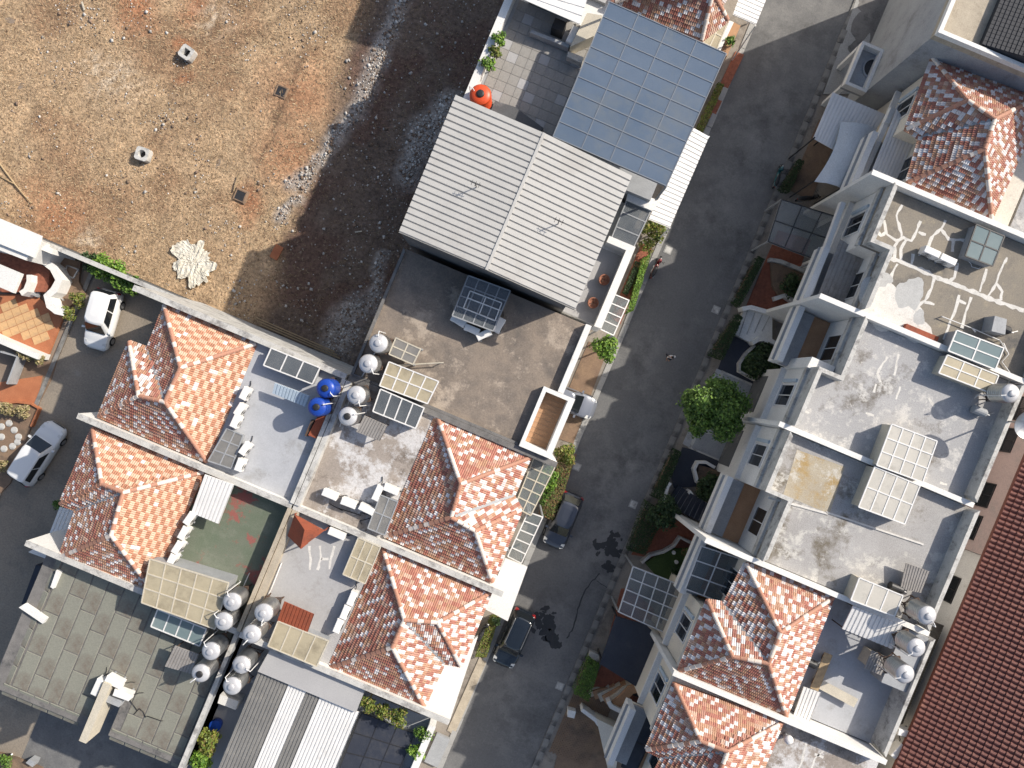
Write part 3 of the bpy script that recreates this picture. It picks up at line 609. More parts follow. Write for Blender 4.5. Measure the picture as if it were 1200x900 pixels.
corrugated('lean_to_roof', 'pale_blue_metal', h, P(322, 449, 9.5), P(363, 464, 9.5), P(358, 477, 9.3), P(319, 461, 9.3), .2, .04)
skylight(h, [(266, 502), (285, 510), (271, 549), (244, 540)], 8.95, 8.5, 2, 3, 'poly_smoke', 'frame_grey')
prism('rusty_sheet', 'rust_metal', h, [(376, 480), (388, 485), (373, 515), (361, 510)], 9.0, 8.9)
rect('rusty_sheet_trestle', 'rust_frame', h, -9.9, -9.75, -7.4, -6.4, 8.5, 8.9)
window(h, (-21.25, -9.3, 6.6), (0, 1, 0), (-1, 0, 0), 2.2, 1.6, 3, 1); window(h, (-21.25, -9.3, 2.0), (0, 1, 0), (-1, 0, 0), 2.4, 1.7, 3, 1); door(h, (-20.3, -5.4, .01), (0, 1, 0), (-1, 0, 0), 1.0, 2.2)
# -- B2
h = town('tiled house on the lane with a green painted rear deck', (-15, -15.4, 0)); B2 = h
body(h, [(-21.25, -11.58), (-21.25, -15.5), (-20.3, -15.5), (-20.3, -19.24), (-14.95, -19.24), (-14.95, -11.58)], 8.2); rect('wall', 'white_wall', h, -14.93, -9.14, -19.24, -11.58, 0, 7.7)
deck(h, [(-14.93, -19.24), (-9.14, -19.24), (-9.14, -11.58), (-14.93, -11.58)], 8.0, 'deck_green')
party(h, -22.4, -9.0, -19.4, 8.8); rect('parapet', 'sand_rock', h, -9.14, -8.9, -19.24, -11.58, 8.0, 9.1)
tiled_roof(h, 8.5, 10.4, (180, 692), (239, 553), (70, 653), (109, 501), (90, 597), (71, 590), (131, 627), (145, 577), (120, 567), (2, 0, 0, 1, 0, 2))
corrugated('lean_to_roof', 'white_metal', h, P(240, 556, 9.3), P(274, 568, 9.3), P(256, 614, 9.1), P(224, 601, 9.1), .22, .05)
skylight(h, [(176, 655), (268, 683), (252, 737), (166, 706)], 9.6, 8.0, 5, 3, 'poly_cream', 'frame_tan')
corrugated('porch_roof', 'white_metal', h, P(70, 594, 5.6), P(91, 600, 5.8), P(68, 655, 5.8), P(52, 640, 5.6), .26, .04)
prism('porch_slab', 'white_wall', h, [(33, 647), (52, 636), (82, 657), (78, 664)], 5.2, 0)
window(h, (-21.25, -13.5, 6.6), (0, 1, 0), (-1, 0, 0), 2.2, 1.6, 3, 1); window(h, (-21.25, -13.5, 2.0), (0, 1, 0), (-1, 0, 0), 2.4, 1.7, 3, 1); door(h, (-20.3, -17.4, .01), (0, 1, 0), (-1, 0, 0), 1.0, 2.2)
# -- B3: felt roof
h = town('corner house with a grey roof of staggered felt sheets above the cross road', (-15, -24.5, 0)); B3 = h
HB = 7.6; x0, x1, y0, y1 = -21.9, -9.1, -28.9, -19.58
pb = P(97, 857, HB); pc = P(122, 868, HB)
nx0, nx1 = pb.x + .35, pc.x + .1
body(h, [(x0 + .3, y1), (x0 + .3, y0 + .3), (nx0, y0 + .3), (nx0, y0 + 2.4), (nx1, y0 + 2.4), (nx1, y0 + .3), (x1, y0 + .3), (x1, y1)], HB - .5, 'grey_wall')
slab = MB().prism([(x0 + .25, y1), (x0 + .25, y0 + .25), (nx0, y0 + .25), (nx0, y0 + 2.4), (nx1, y0 + 2.4), (nx1, y0 + .25), (x1, y0 + .25), (x1, y1)], HB - .5, HB).build('roof_slab', 'dark_top', h)
FS = {}
def felt(cx, cy, sx, sy, rx=0, ry=0, dz=0):
    k = (round(sx, 2), round(sy, 2))
    if k not in FS:
        mb = MB(); g_ = .03; mb.loft([[(-sx / 2 + g_, -sy / 2 + g_, 0), (sx / 2 - g_, -sy / 2 + g_, 0), (sx / 2 - g_, sy / 2 - g_, 0), (-sx / 2 + g_, sy / 2 - g_, 0)], [(-sx / 2 + g_ + .02, -sy / 2 + g_ + .02, .035), (sx / 2 - g_ - .02, -sy / 2 + g_ + .02, .035), (sx / 2 - g_ - .02, sy / 2 - g_ - .02, .035), (-sx / 2 + g_ + .02, sy / 2 - g_ - .02, .035)]]); FS[k] = mb.mesh('felt_sheet', 'roof_felt')
    o = link('felt_sheet', FS[k], slab); o.location = (cx, cy, HB + dz); o.rotation_euler = (rx, ry, random.uniform(-.006, .006)); return o
cw = 1.0; cols = int((x1 - x0 - 1.3) / cw)
for i in range(cols):
    cx = x0 + 1.35 + (i + .5) * cw; seg = [0, 2.3, 4.9, 7.5, y1 - y0 - .75] if i % 3 == 0 else ([0, 1.2, 3.8, 6.4, y1 - y0 - .75] if i % 3 == 1 else [0, 3.2, 5.8, y1 - y0 - .75])
    for a, b in zip(seg[:-1], seg[1:]):
        ya, yb = y0 + .75 + a, y0 + .75 + b
        if nx0 - .5 < cx < nx1 + .5: ya = max(ya, y0 + 2.6)
        if yb - ya > .4: felt(cx, (ya + yb) / 2, cw, yb - ya)
for i in range(cols + 1):                         # sloping edge sheets over the road
    cx = x0 + .85 + (i + .5) * cw
    if nx0 - .5 < cx < nx1 + .5: continue
    felt(cx, y0 + .33, cw, .9, rx=rad(16), dz=-.1)
for j in range(7): felt(x0 + .75, y0 + 1.35 + j * 1.2, 1.15, 1.2, ry=rad(-14), dz=-.08)
mb = MB(); mb.rect(nx0 - .02, nx0 + .42, y0 - .1, y0 + 3.6, HB - .5, HB + .9); mb.build('stub_wall', 'frame_tan', h); MB().rect(nx0 + .42, nx1 + .1, y0 + 2.35, y0 + 2.75, HB - .5, HB + .5).build('stub_wall', 'grey_wall', h)
skylight(h, [(185, 714), (242, 737), (234, 757), (177, 734)], 8.5, HB, 4, 1, 'glass_teal', 'frame_white', 'frame_grey')
corrugated('tin_sheet', 'grey_sheet', h, P(205, 757, 8.8), P(233, 767, 8.8), P(224, 790, 8.6), P(193, 781, 8.6), .16, .03)
mb = MB(); [mb.beam((P(u, v, 8.6).x, P(u, v, 8.6).y, HB), P(u, v, 8.5), .05, .05) for u, v in ((206, 759), (231, 768), (223, 787), (196, 780))]; mb.build('tin_sheet_post', 'rust_frame', h)
o = rect('parapet', 'grey_wall', h, x1 - .2, x1 + .0, y0, y1, 0, 8.3); rect('coping', 'weathered_top', o, x1 - .22, x1 + .02, y0 - .01, y1, 8.3, 8.36)
prism('porch_slab', 'white_wall', h, [(22, 712), (28, 708), (54, 725), (50, 731)], 7.9, 7.4); prism('porch_glass', 'navy_roof', h, [(42, 662), (67, 668), (52, 716), (25, 708)], 4.5, 0); prism('porch_post', 'white_wall', h, [(66, 668), (70, 671), (62, 690), (59, 688)], 7.9, 0)
# small house shed beyond the party line, seen above B3's tanks: the gap yard

# ================================================================ RIGHT ROW (across the street)
HR = 9.0
def r_body(h, y0, y1, xb, step_high, flat=True, mat='white_wall', dmat='deck_grey', xs=15.6, xm=16.9, ptop='weathered_top', rail=.95, yard=True):
    """Two-storey front with one bay stepped forward; balcony in front of the other bay."""
    y0 += .15; y1 -= .15; ym = (y0 + y1) / 2
    st = (ym, y1) if step_high else (y0, ym); ba = (y0, ym) if step_high else (ym, y1)
    if step_high: pl = [(xm, y0), (xb, y0), (xb, y1), (xs, y1), (xs, ym), (xm, ym)]
    else: pl = [(xs, y0), (xb, y0), (xb, y1), (xm, y1), (xm, ym), (xs, ym)]
    body(h, pl, HR - .3, mat)
    if flat:
        deck(h, pl, HR, dmat); parapet(h, ptop, pl, HR + rail, HR, .24, skip=(0, 2))
    b0, b1 = ba
    s = rect('balcony', mat, h, 14.5, xm - .002, b0 + .01, b1 - .01, 5.2, 5.5); rect('balcony_floor', 'terracotta_floor', s, 14.75, xm - .004, b0 + .02, b1 - .02, 5.5, 5.53)
    rect('balcony_ledge', 'frame_grey', s, 14.73, 15.75, b0 + .03, b1 - .03, 5.531, 5.75)
    mb = MB(); mb.rect(14.35, 14.72, b0 - 0.0, b1 - .0, 5.0, 6.6); mb.build('balcony_wall', 'white_wall', s)
    rect('gutter', 'frame_grey', s, 14.22, 14.35, b0 + .05, b1 - .05, 5.9, 6.02)
    yb = (b0 + b1) / 2; ys = (st[0] + st[1]) / 2
    window(h, (xm, yb, 7.1), (0, 1, 0), (-1, 0, 0), 1.6, 1.7, 2, 1); window(h, (xs, ys, 6.7), (0, 1, 0), (-1, 0, 0), 1.3, 1.9, 2, 1); rect('side_louvre', 'pale_blue_metal', h, xs - .12, xs - .002, ys + .85, ys + 1.05, 5.7, 7.7)
    door(h, (xs, ys, .1), (0, 1, 0), (-1, 0, 0), 2.6, 2.4, 'dark_wall'); door(h, (xm, yb, .1), (0, 1, 0), (-1, 0, 0), 1.1, 2.3)  # the wide dark panel stands in for shade on the lower wall
    rect('ledge', 'white_wall', h, xs - .35, xs - .002, st[0] + .05, st[1] - .05, 5.1, 5.3)
    rect('fascia', 'weathered_top', h, xs - .16, xs - .002, st[0] + .02, st[1] - .02, 8.35, 8.75)
    rect('fascia', 'weathered_top', h, xm - .16, xm - .002, b0 + .02, b1 - .02, 8.35, 8.75)
    return pl
def wing(h, y, zt=9.6, xa=14.2, xb=26.9, mat='white_wall'): party(h, xa, xb, y, zt, mat, .26, 'white_wall')

# -- R1
h = thing('row_house', 'tiled house with white curved awning beside the tall grey house', 'house', (20, 23, 0), 'row houses'); R1 = h
r_body(h, 19.05, 26.6, 23, True, False, 'cream_wall', xs=15.5, xm=16.8); rect('wall', 'cream_wall', h, 23.01, 28, 19.2, 26.4, 0, 8.3)
deck(h, [(23.2, 19.2), (28, 19.2), (28, 26.4), (23.2, 26.4)], 8.6, 'deck_grey')
tiled_roof(h, 9.0, 10.9, (1161, 257), (1228, 108), (1063, 214), (1092, 68), (1078, 160), (1061, 152), (1153, 175), (1165, 140), (1133, 118), (1, 1, 1, 1, 1, 0))
corrugated('awning', 'white_metal', h, P(976, 108, 4.4), P(1038, 134, 4.4), P(1003, 190, 4.2), P(953, 162, 4.2), .24, .04)
mb = MB(); rings = []
for i in range(9):
    t = i / 8; a = P(985 - 31 * t + 6 * math.sin(math.pi * t), 143 + 70 * t, 4.6); b = P(1028 - 38 * t, 151 + 72 * t, 4.6)
    rings.append([a.lerp(b, k / 6) + Vector((0, 0, .35 * math.sin(math.pi * k / 6) + (.0 if k % 2 else .05))) for k in range(7)])
mb.loft(rings, False, False); mb.loft([[Vector(p) - Vector((0, 0, .03)) for p in r] for r in rings], False, False); mb.build('fabric_awning', 'canvas_white', h, True)
mb = MB(); [mb.beam((P(u, v, 4.4).x, P(u, v, 4.4).y, .02), P(u, v, 4.4), .07, .07) for u, v in ((955, 161), (957, 210), (987, 144), (988, 219))]; mb.build('awning_post', 'frame_dark', h)
corrugated('lower_roof', 'white_metal', h, P(1051, 128, 6.9), P(1074, 160, 6.9), P(1053, 209, 6.7), P(1020, 205, 6.7), .24, .05)
mb = MB(); mb.beam(P(1037, 146, 5.8), P(1006, 216, 5.8), .3, .5); mb.beam(P(1045, 128, 5.9), P(1037, 146, 5.9), .3, .5); mb.build('gutter', 'white_wall', h)
# -- R0
h = thing('tall_house', 'tall grey house with dark tiled roof and a white porch box at the street', 'house', (18, 31, 0)); HT = 11.0
c0 = P(1095, 41, HT); x0, y0 = c0.x, 26.62
body(h, [(x0, y0), (31, y0), (31, 35.6), (x0, 35.6)], HT - .4, 'grey_wall'); d0 = [(x0, y0), (31, y0), (31, 35.6), (x0, 35.6)]
deck(h, d0, HT, 'sand_rock', .4); parapet(h, 'white_wall', d0, HT + .35, HT, .22)
rx = P(1134, 50, HT).x + .6
mb = MB(); A, B, C, D = [Vector(p) for p in ((rx, y0 + .3, HT + .35), (rx, 35.2, HT + .35), (30.6, 35.2, HT + 2.9), (30.6, y0 + .3, HT + 2.9))]; mb.face([A, D, C, B]); mb.face([A, D, (30.6, y0 + .3, HT), (rx, y0 + .3, HT)]); mb.face([A, B, (rx, 35.2, HT), (rx, y0 + .3, HT)]); rf = mb.build('roof', 'dark_tile', h)
mb = MB()
def flat_tiles(mb, A, B, D, pw, pl):
    e = (B - A); d = (D - A); n, m_ = int(e.length / pw), int(d.length / pl); e.normalize(); d.normalize(); nm = e.cross(d); nm = nm if nm.z > 0 else -nm
    for i in range(n):
        for j in range(m_):
            o = A + e * (i * pw) + d * (j * pl); mb.loft([[o + e * .01 + nm * .05, o + e * (pw - .01) + nm * .05, o + e * (pw - .01) + d * pl + nm * .012, o + e * .01 + d * pl + nm * .012], [o + e * .01 + nm * .012, o + e * (pw - .01) + nm * .012, o + e * (pw - .01) + d * pl, o + e * .01 + d * pl]])
flat_tiles(mb, A, A + Vector((0, 8.2, 0)), D, .24, .24); stuff(mb.build('roof_tiles', 'dark_tile', rf))
pb = PP([(1013, 49), (1049, 64), (1028, 111), (990, 98)], 3.6); q = [(p.x, p.y) for p in pb]
xa, xb_, ya, yb = P(990, 98, 3.6).x, x0, P(1008, 106, 3.6).y, P(1013, 49, 3.6).y
mb = MB(); mb.rect(xa, xb_ - .003, ya, yb, 2.9, 3.1); s = mb.build('porch_roof', 'grey_wall', h); parapet(s, 'white_wall', [(xa, ya), (xb_ - .01, ya), (xb_ - .01, yb), (xa, yb)], 3.65, 3.1, .2)
rect('porch_post', 'white_wall', h, xa, xa + .3, ya, ya + .3, 0, 2.9); rect('porch_post', 'white_wall', h, xa, xa + .3, yb - .3, yb, 0, 2.9)
pc_ = P(1023, 81, 3.1); mb = MB(); mb.lathe([(.62, 0), (.62, .004)], 24, (pc_.x, pc_.y, 3.1)); mb.build('porch_disc', 'frame_dark', s); mb = MB(); mb.loft([[(pc_.x + r * math.cos(t), pc_.y + r * math.sin(t), z) for t in [2 * math.pi * k / 24 for k in range(24)]] for r, z in ((.62, 3.1), (.62, 3.2), (.72, 3.2), (.72, 3.1))], False); mb.build('porch_rim', 'grey_wall', s)  # flat dark disc inside a raised round rim
for z in (8.6,):
    for y in (y0 + 6,): window(h, (x0, y, z), (0, 1, 0), (-1, 0, 0), 1.6, 1.7, 2, 1)
prism('lower_ledge', 'white_wall', h, [(1072, 5), (1078, -3), (1086, 2), (1068, 22), (1062, 18)], 5, 4.7)
# -- R2
h = thing('row_house', 'flat-roofed row house with white sealed cracks across its grimy deck', 'house', (20, 15, 0), 'row houses'); R2 = h
r_body(h, 11.45, 19.0, 27.2, True, True, 'white_wall', 'deck_cracked', xs=15.5, xm=16.7); wing(h, 19.03); 
corrugated('awning', 'grey_sheet', h, P(985, 280, 7.0), P(1021, 304, 7.0), P(997, 359, 6.8), P(958, 348, 6.8), .28, .04)
mb = MB(); mb.beam(P(987, 238, 6.2), P(948, 345, 6.2), .3, .4); mb.build('front_beam', 'white_wall', h)
mb = MB(); z = HR + .004
CR = [((1057, 240), (1050, 253), (1055, 268), (1057, 278), (1050, 282), (1040, 275), (1036, 258)), ((1035, 258), (1027, 270), (1033, 276), (1038, 272)), ((1057, 278), (1049, 288), (1048, 302)), ((1057, 278), (1068, 282), (1074, 272), (1079, 259)), ((1062, 281), (1056, 292), (1056, 305)), ((1070, 298), (1068, 310)), ((1088, 288), (1094, 275), (1103, 268), (1108, 258)), ((1076, 272), (1085, 275)), ((1103, 268), (1112, 280), (1118, 283), (1116, 295)), ((1112, 280), (1130, 282)), ((1052, 309), (1045, 322), (1041, 335)), ((1096, 322), (1092, 338), (1084, 352), (1072, 362), (1050, 370)), ((1084, 354), (1095, 357)), ((1122, 308), (1118, 325), (1112, 330)), ((1156, 315), (1148, 342)), ((1180, 302), (1172, 318), (1167, 332), (1158, 347)), ((1167, 332), (1174, 342), (1173, 352)), ((1124, 345), (1119, 365), (1112, 380), (1106, 398)), ((1138, 348), (1132, 365), (1127, 385)), ((1124, 352), (1132, 356)), ((1030, 298), (1070, 312), (1100, 326), (1130, 338), (1165, 352), (1200, 364))]
for i, pl in enumerate(CR): ribbon(mb, PP(pl, z), .26 if i == len(CR) - 1 else .17, z + i * .0002, .03, i + 20)
stuff(mb.build('crack_sealant', 'sealant', h))
mb = MB(); blob(mb, P(1031, 350, 9), 1.25, z + .005, 4, asp=.95); blob(mb, P(1040, 362, 9), 1.15, z + .006, 6); blob(mb, P(1066, 377, 9), .95, z + .0065, 9, asp=1.5, rot=-.2); mb.build('sealant_patch', 'sealant', h)
mb = MB(); blob(mb, P(1066, 344, 9), 1.0, z + .0075, 14, asp=.75, rot=.2); blob(mb, P(1032, 327, 9), .45, z + .0078, 15, asp=1.4); blob(mb, P(1077, 372, 9), .5, z + .008, 16, asp=.6); mb.build('cement_patch', 'sealant_grey', h)
skylight(h, [(1144, 263), (1177, 277), (1163, 312), (1131, 300)], 9.7, HR, 2, 2, 'glass_teal', 'frame_dark', 'frame_grey')
skylight(h, [(1121, 387), (1176, 408), (1166, 433), (1111, 411)], 9.9, HR, 2, 2, 'glass_teal', 'frame_white', 'frame_grey')
mb = MB(); mb.tube([P(1104, 371, 9.2), P(1140, 385, 9.2), P(1172, 399, 9.2), P(1180, 412, 9.3)], .03, 6); mb.tube([P(1140, 385, 9.22), P(1143, 389, 9.22)], .05, 6); mb.tube([P(1104, 371, 9.0), P(1104, 371, 9.25)], .03, 6); mb.tube([P(1172, 399, 9.0), P(1172, 399, 9.25)], .03, 6); mb.build('water_pipe', 'frame_white', h)
prism('hatch', 'frame_grey', h, [(1166, 370), (1180, 374), (1178, 392), (1162, 388)], 9.9, HR); 
mb = MB(); mb.rect(P(1070, 407, 9).x - 1.0, P(1070, 407, 9).x + 1.0, 11.63, 11.95, HR, HR + .3); mb.build('planter', 'rust_metal', h)
# -- R3
h = thing('row_house', 'flat-roofed row house with pale grey deck and a white gridded skylight by its wall', 'house', (20, 7.6, 0), 'row houses'); R3 = h
r_body(h, 3.85, 11.4, 26.75, False, True, 'white_wall', 'deck_grey'); wing(h, 11.42, 9.55)
skylight(h, [(1045, 497), (1098, 517), (1081, 565), (1027, 545)], 10.1, HR, 4, 3, 'poly_white', 'frame_white', 'frame_tan')
skylight(h, [(1110, 416), (1170, 440), (1162, 461), (1100, 437)], 9.8, HR, 3, 2, 'poly_cream', 'frame_white', 'frame_tan')
mb = MB()
for i, pl in enumerate((((1027, 450), (1024, 460)), ((1055, 453), (1050, 468)), ((1088, 466), (1095, 477)), ((1040, 418), (1028, 438), (1032, 448)), ((1053, 415), (1048, 440)), ((940, 480), (948, 484)), ((1015, 484), (1024, 487)), ((1102, 566), (1110, 568)))): ribbon(mb, PP(pl, 9.004), .13, 9.004, .03, i + 60)
stuff(mb.build('crack_sealant', 'sealant', h))
prism('balcony_box', 'white_wall', h, [(952, 418), (979, 430), (974, 442), (946, 430)], 8.9, 5.3)
# -- R4
h = thing('row_house', 'flat-roofed row house with blotched yellow stains and a white gridded skylight', 'house', (20, 0, 0), 'row houses'); R4 = h
r_body(h, -3.9, 3.8, 27.1, True, True, 'white_wall', 'deck_patchy', xs=15.5); wing(h, 3.82, 9.5, 14.9, 26.9); wing(h, -3.92, 9.5, 13.6, 27.4)
skylight(h, [(1025, 547), (1078, 569), (1060, 614), (1006, 594)], 10.0, HR, 4, 2, 'poly_white', 'frame_white', 'frame_tan')
mb = MB(); prism('ochre_patch', 'deck_ochre', h, [(934, 527), (990, 547), (972, 602), (918, 580)], 9.006, 8.95); mb = MB(); mb.beam(P(900, 583, 9.03), P(970, 602, 9.03), .12, .06); mb.beam(P(968, 600, 9.03), P(1082, 638, 9.03), .1, .06); mb.build('roof_joint', 'sealant', h)
corrugated('tin_sheet', 'grey_sheet', h, P(1062, 660, 9.7), P(1090, 670, 9.7), P(1080, 695, 9.5), P(1055, 690, 9.5), .16, .03); skylight(h, [(1007, 677), (1058, 698), (1048, 722), (997, 703)], 10.0, HR, 3, 1, 'poly_white', 'frame_white', 'frame_tan')
# -- R5
h = thing('row_house', 'tiled row house with blue-grey deck, scrap boards and a white ribbed shed roof', 'house', (20, -7.8, 0), 'row houses'); R5 = h
r_body(h, -11.6, -3.95, 21.3, False, False, 'cream_wall', xs=15.4, xm=16.8)
rect('wall', 'cream_wall', h, 21.31, 28.1, -11.45, -4.1, 0, 7.4); d0 = [(21.31, -11.45), (28.1, -11.45), (28.1, -4.1), (21.31, -4.1)]; deck(h, d0, 7.7, 'deck_blue'); parapet(h, 'weathered_top', d0, 9.2, 7.7, .22, skip=(0, 2, 3)); rect('tank_platform', 'grey_wall', h, 26.3, 27.85, -7.6, -4.2, 7.7, 9.0)
wing(h, -11.65, 9.35, 14.9, 28.1)
tiled_roof(h, 9.0, 10.9, (976, 700), (921, 839), (874, 660), (795, 786), (848, 708), (829, 703), (914, 741), (900, 777), (858, 769), (1, 1, 1, 1, 1, 0))
corrugated('shed_roof', 'white_metal', h, P(1000, 710, 9.6), P(1058, 733, 9.6), P(1046, 761, 9.3), P(987, 737, 9.3), .26, .05, .35)
mb = MB(); [mb.beam((P(u, v, 9.3).x, P(u, v, 9.3).y, 7.7), P(u, v, 9.2), .06, .06) for u, v in ((1002, 712), (1055, 733), (1044, 758), (990, 737))]; mb.build('shed_post', 'rust_frame', h)
corrugated('tin_sheet', 'grey_sheet', h, P(1022, 762, 9.0), P(1046, 773, 9.0), P(1036, 793, 8.9), P(1013, 783, 8.9), .16, .03); prism('tin_sheet_box', 'frame_tan', h, [(1024, 765), (1043, 773), (1036, 789), (1016, 781)], 8.85, 7.7)
corrugated('low_roof', 'white_metal', h, P(942, 805, 8.3), P(962, 812, 8.3), P(948, 848, 8.2), P(929, 841, 8.2), .22, .04); rect('low_roof_wall', 'grey_wall', h, 22.9, 23.7, -11.2, -9.9, 7.7, 8.1)
skylight(h, [(822, 640), (868, 655), (846, 706), (803, 690)], 6.8, 5.0, 2, 3, 'glass_clear', 'frame_white', name='glass_canopy')
# -- R6
h = thing('row_house', 'tiled row house with cluttered grey deck below the blue-grey deck', 'house', (20, -15.4, 0), 'row houses'); R6 = h
r_body(h, -19.3, -11.65, 21.4, True, False, 'cream_wall', xs=15.4, xm=16.8)
rect('wall', 'cream_wall', h, 21.41, 28.3, -19.15, -11.8, 0, 8.2); deck(h, [(22, -19.15), (28.3, -19.15), (28.3, -11.8), (22, -11.8)], 8.5, 'deck_stain')
tiled_roof(h, 9.0, 10.9, (859, 984), (917, 846), (748, 940), (790, 800), (776, 887), (757, 878), (838, 920), (852, 880), (821, 868), (1, 1, 1, 1, 1, 0))
mb = MB()
for i, pl in enumerate((((945, 870), (940, 890), (935, 905)), ((965, 880), (955, 888), (950, 905)), ((955, 884), (965, 888)))): ribbon(mb, PP(pl, 8.504), .13, 8.504, .03, i + 80)
stuff(mb.build('crack_sealant', 'sealant', h))
skylight(h, [(756, 838), (772, 846), (745, 905), (728, 898)], 5.6, 4.9, 1, 2, 'navy_roof', 'frame_dark', name='porch_glass')

# ================================================================ FAR RIGHT
h = thing('long_house', 'long house with ribbed maroon tile roof and pink and grey walls', 'house', (36, -3, 0)); xe = 30.35; HF = 7.0
rect('wall', 'pink_wall', h, xe + .35, 60, 1.5, 12.5, 0, 6.9); rect('wall', 'white_wall', h, xe + .6, 60, -22, 1.48, 0, 6.9)
mb = MB(); A = Vector((xe, -24, HF)); B = Vector((xe, 13, HF)); sl_ = math.tan(rad(24)); 
mb.face([A, (46, -24, HF + 15.65 * sl_), (46, 13, HF + 15.65 * sl_), B]); mb.face([A, B, B - Vector((0, 0, .25)), A - Vector((0, 0, .25))]); mb.face([A - Vector((0, 0, .25)), (46, -24, HF - .25), (46, 13, HF - .25), B - Vector((0, 0, .25))]); mb.face([B, (46, 13, HF + 15.65 * sl_), (46, 13, HF - .25), B - Vector((0, 0, .25))]); rf = mb.build('roof', 'maroon_tile', h)
tb = MB(); d = Vector((1, 0, sl_)).normalized(); nm = Vector((-sl_, 0, 1)).normalized()
for j in range(36):
    for i in range(int(37 / .31)):
        o = Vector((xe - .03, -24 + i * .31, HF)) + d * (j * .36)
        if o.x > 45 : continue
        ax = Vector((0, 1, 0)); pr = [(0, .0), (.1, .0), (.3, .07), (.5, .095), (.7, .07), (.9, .0)]
        lo = [o + ax * (s * .34) + nm * (z + .045) for s, z in pr]; hi = [o + ax * (s * .34) + d * .38 + nm * (z * .85) for s, z in pr]
        for a in range(5): tb.face([lo[a + 1], lo[a], hi[a], hi[a + 1]])
        tb.face([lo[0] - nm * .045] + lo + [lo[-1] - nm * .045])
stuff(tb.build('roof_tiles', 'maroon_tile', rf))
for y, z in ((11.2, 5.2), (9.0, 5.2), (5.2, 5.2), (3.0, 5.2)): window(h, (xe + .35, y, z - 1), (0, 1, 0), (-1, 0, 0), 1.5, 1.7, 2, 2, 'frame_dark')
for y in (-1.2, -4.6): window(h, (xe + .6, y, 4.2), (0, 1, 0), (-1, 0, 0), 1.6, 1.7, 2, 2, 'frame_dark')
corrugated('side_roof', 'brown_sheet', h, (28.35, -3.4, 6.5), (28.35, -10.0, 6.5), (30.25, -10.0, 6.3), (30.25, -3.4, 6.3), .16, .03); rect('side_roof_wall', 'grey_wall', h, 28.5, 30.2, -9.9, -3.5, 0, 6.2)
beam('gutter', 'frame_white', h, P(1113, 746, 6.8), P(1082, 821, 6.8), .14, .12)
mb = MB(); mb.rect(28.4, xe + .3, 7.5, 13, 0, 3.0); mb.build('side_wall', 'pink_wall', h)

# ================================================================ FAR LEFT: houses across the lane
h = thing('villa', 'white villa with curved terrace wall and diamond tiled court', 'house', (-33, -6, 0))
prism('wall', 'white_wall', h, [(-60, 240), (-20, 255), (46, 283), (30, 305), (-60, 270)], 3.4, 0); prism('roof', 'white_wall', h, [(-60, 230), (-10, 252), (48, 276), (46, 286), (40, 302), (-60, 262)], 3.6, 3.42)
low_wall(h, PP([(-30, 278), (0, 291), (30, 298), (50, 305), (62, 314), (69, 328), (63, 340), (55, 347), (58, 358), (66, 364), (75, 366)], 1.3), 1.3, 0, .5, 'white_wall', 'terrace_wall')
prism('terrace_floor', 'brick_red', h, [(0, 294), (40, 304), (58, 318), (56, 342), (0, 342)], .6, 0); rect('porch_roof', 'white_wall', h, *sorted((P(-40, 320, 2.8).x, P(24, 325, 2.8).x)), *sorted((P(20, 345, 2.8).y, P(0, 310, 2.8).y)), 2.6, 2.85)
for i, (u0, v0, u1, v1) in enumerate(((40, 322, 36, 345), (45, 324, 41, 347), (50, 326, 46, 349))): beam('step', 'grey_wall', h, P(u0 - 3, v0 + 4, .7 - i * .2), P(u1 - 3, v1 - 1, .7 - i * .2), .3, .2)
low_wall(h, PP([(24, 344), (30, 340), (34, 330), (34, 322)], 1.2), 1.2, 0, .35, 'white_wall', 'terrace_wall')
ct = prism('court_floor', 'court_border', h, [(-5, 345), (40, 345), (74, 372), (57, 415), (-5, 398)], .16, 0)
c0 = P(36, 380, .16); TT = MB().rect(-.28, .28, -.28, .28, 0, .03).mesh('floor_tile', 'court_tile'); R45 = rad(45)
A_, B_, C_, D_ = [P(u, v, .16) for u, v in ((10, 349), (66, 372), (52, 410), (0, 392))]
import itertools
def in_poly(p, poly):
    r = False; j = len(poly) - 1
    for i in range(len(poly)):
        if (poly[i].y > p[1]) != (poly[j].y > p[1]) and p[0] < (poly[j].x - poly[i].x) * (p[1] - poly[i].y) / (poly[j].y - poly[i].y) + poly[i].x: r = not r
        j = i
    return r
for i, j in itertools.product(range(-9, 10), repeat=2):
    x, y = c0.x + (i - j) * .42, c0.y + (i + j) * .42
    if in_poly((x, y), [P(9, 353, .16), P(62, 373, .16), P(51, 407, .16), P(-14, 384, .16)]): o = link('floor_tile', TT, ct); o.location = (x, y, .162); o.rotation_euler.z = R45
low_wall(h, PP([(-20, 390), (0, 399), (28, 411), (45, 418)], 1.2), 1.2, 0, .4, 'white_wall', 'court_wall')
low_wall(h, PP([(0, 412), (20, 418), (8, 450)], 1.0), 1.0, 0, .12, 'grey_wall', 'side_wall')
prism('drive', 'yard_brown', h, [(20, 420), (66, 425), (60, 445), (43, 478), (0, 470), (8, 450)], .06, 0); prism('drive', 'court_border', h, [(0, 448), (50, 440), (43, 476), (-4, 470)], .064, 0)
prism('garden_bed', 'yard_brown', h, [(50, 286), (70, 292), (95, 300), (92, 330), (100, 345), (72, 366), (62, 345), (70, 330), (64, 312), (48, 302)], .2, 0)
mb = MB(); q = PP([(79, 311), (92, 316), (86, 326), (75, 321)], .25); [mb.beam(q[i], q[(i + 1) % 4], .08, .1) for i in range(4)]; mb.build('well_frame', 'weathered_top', h)
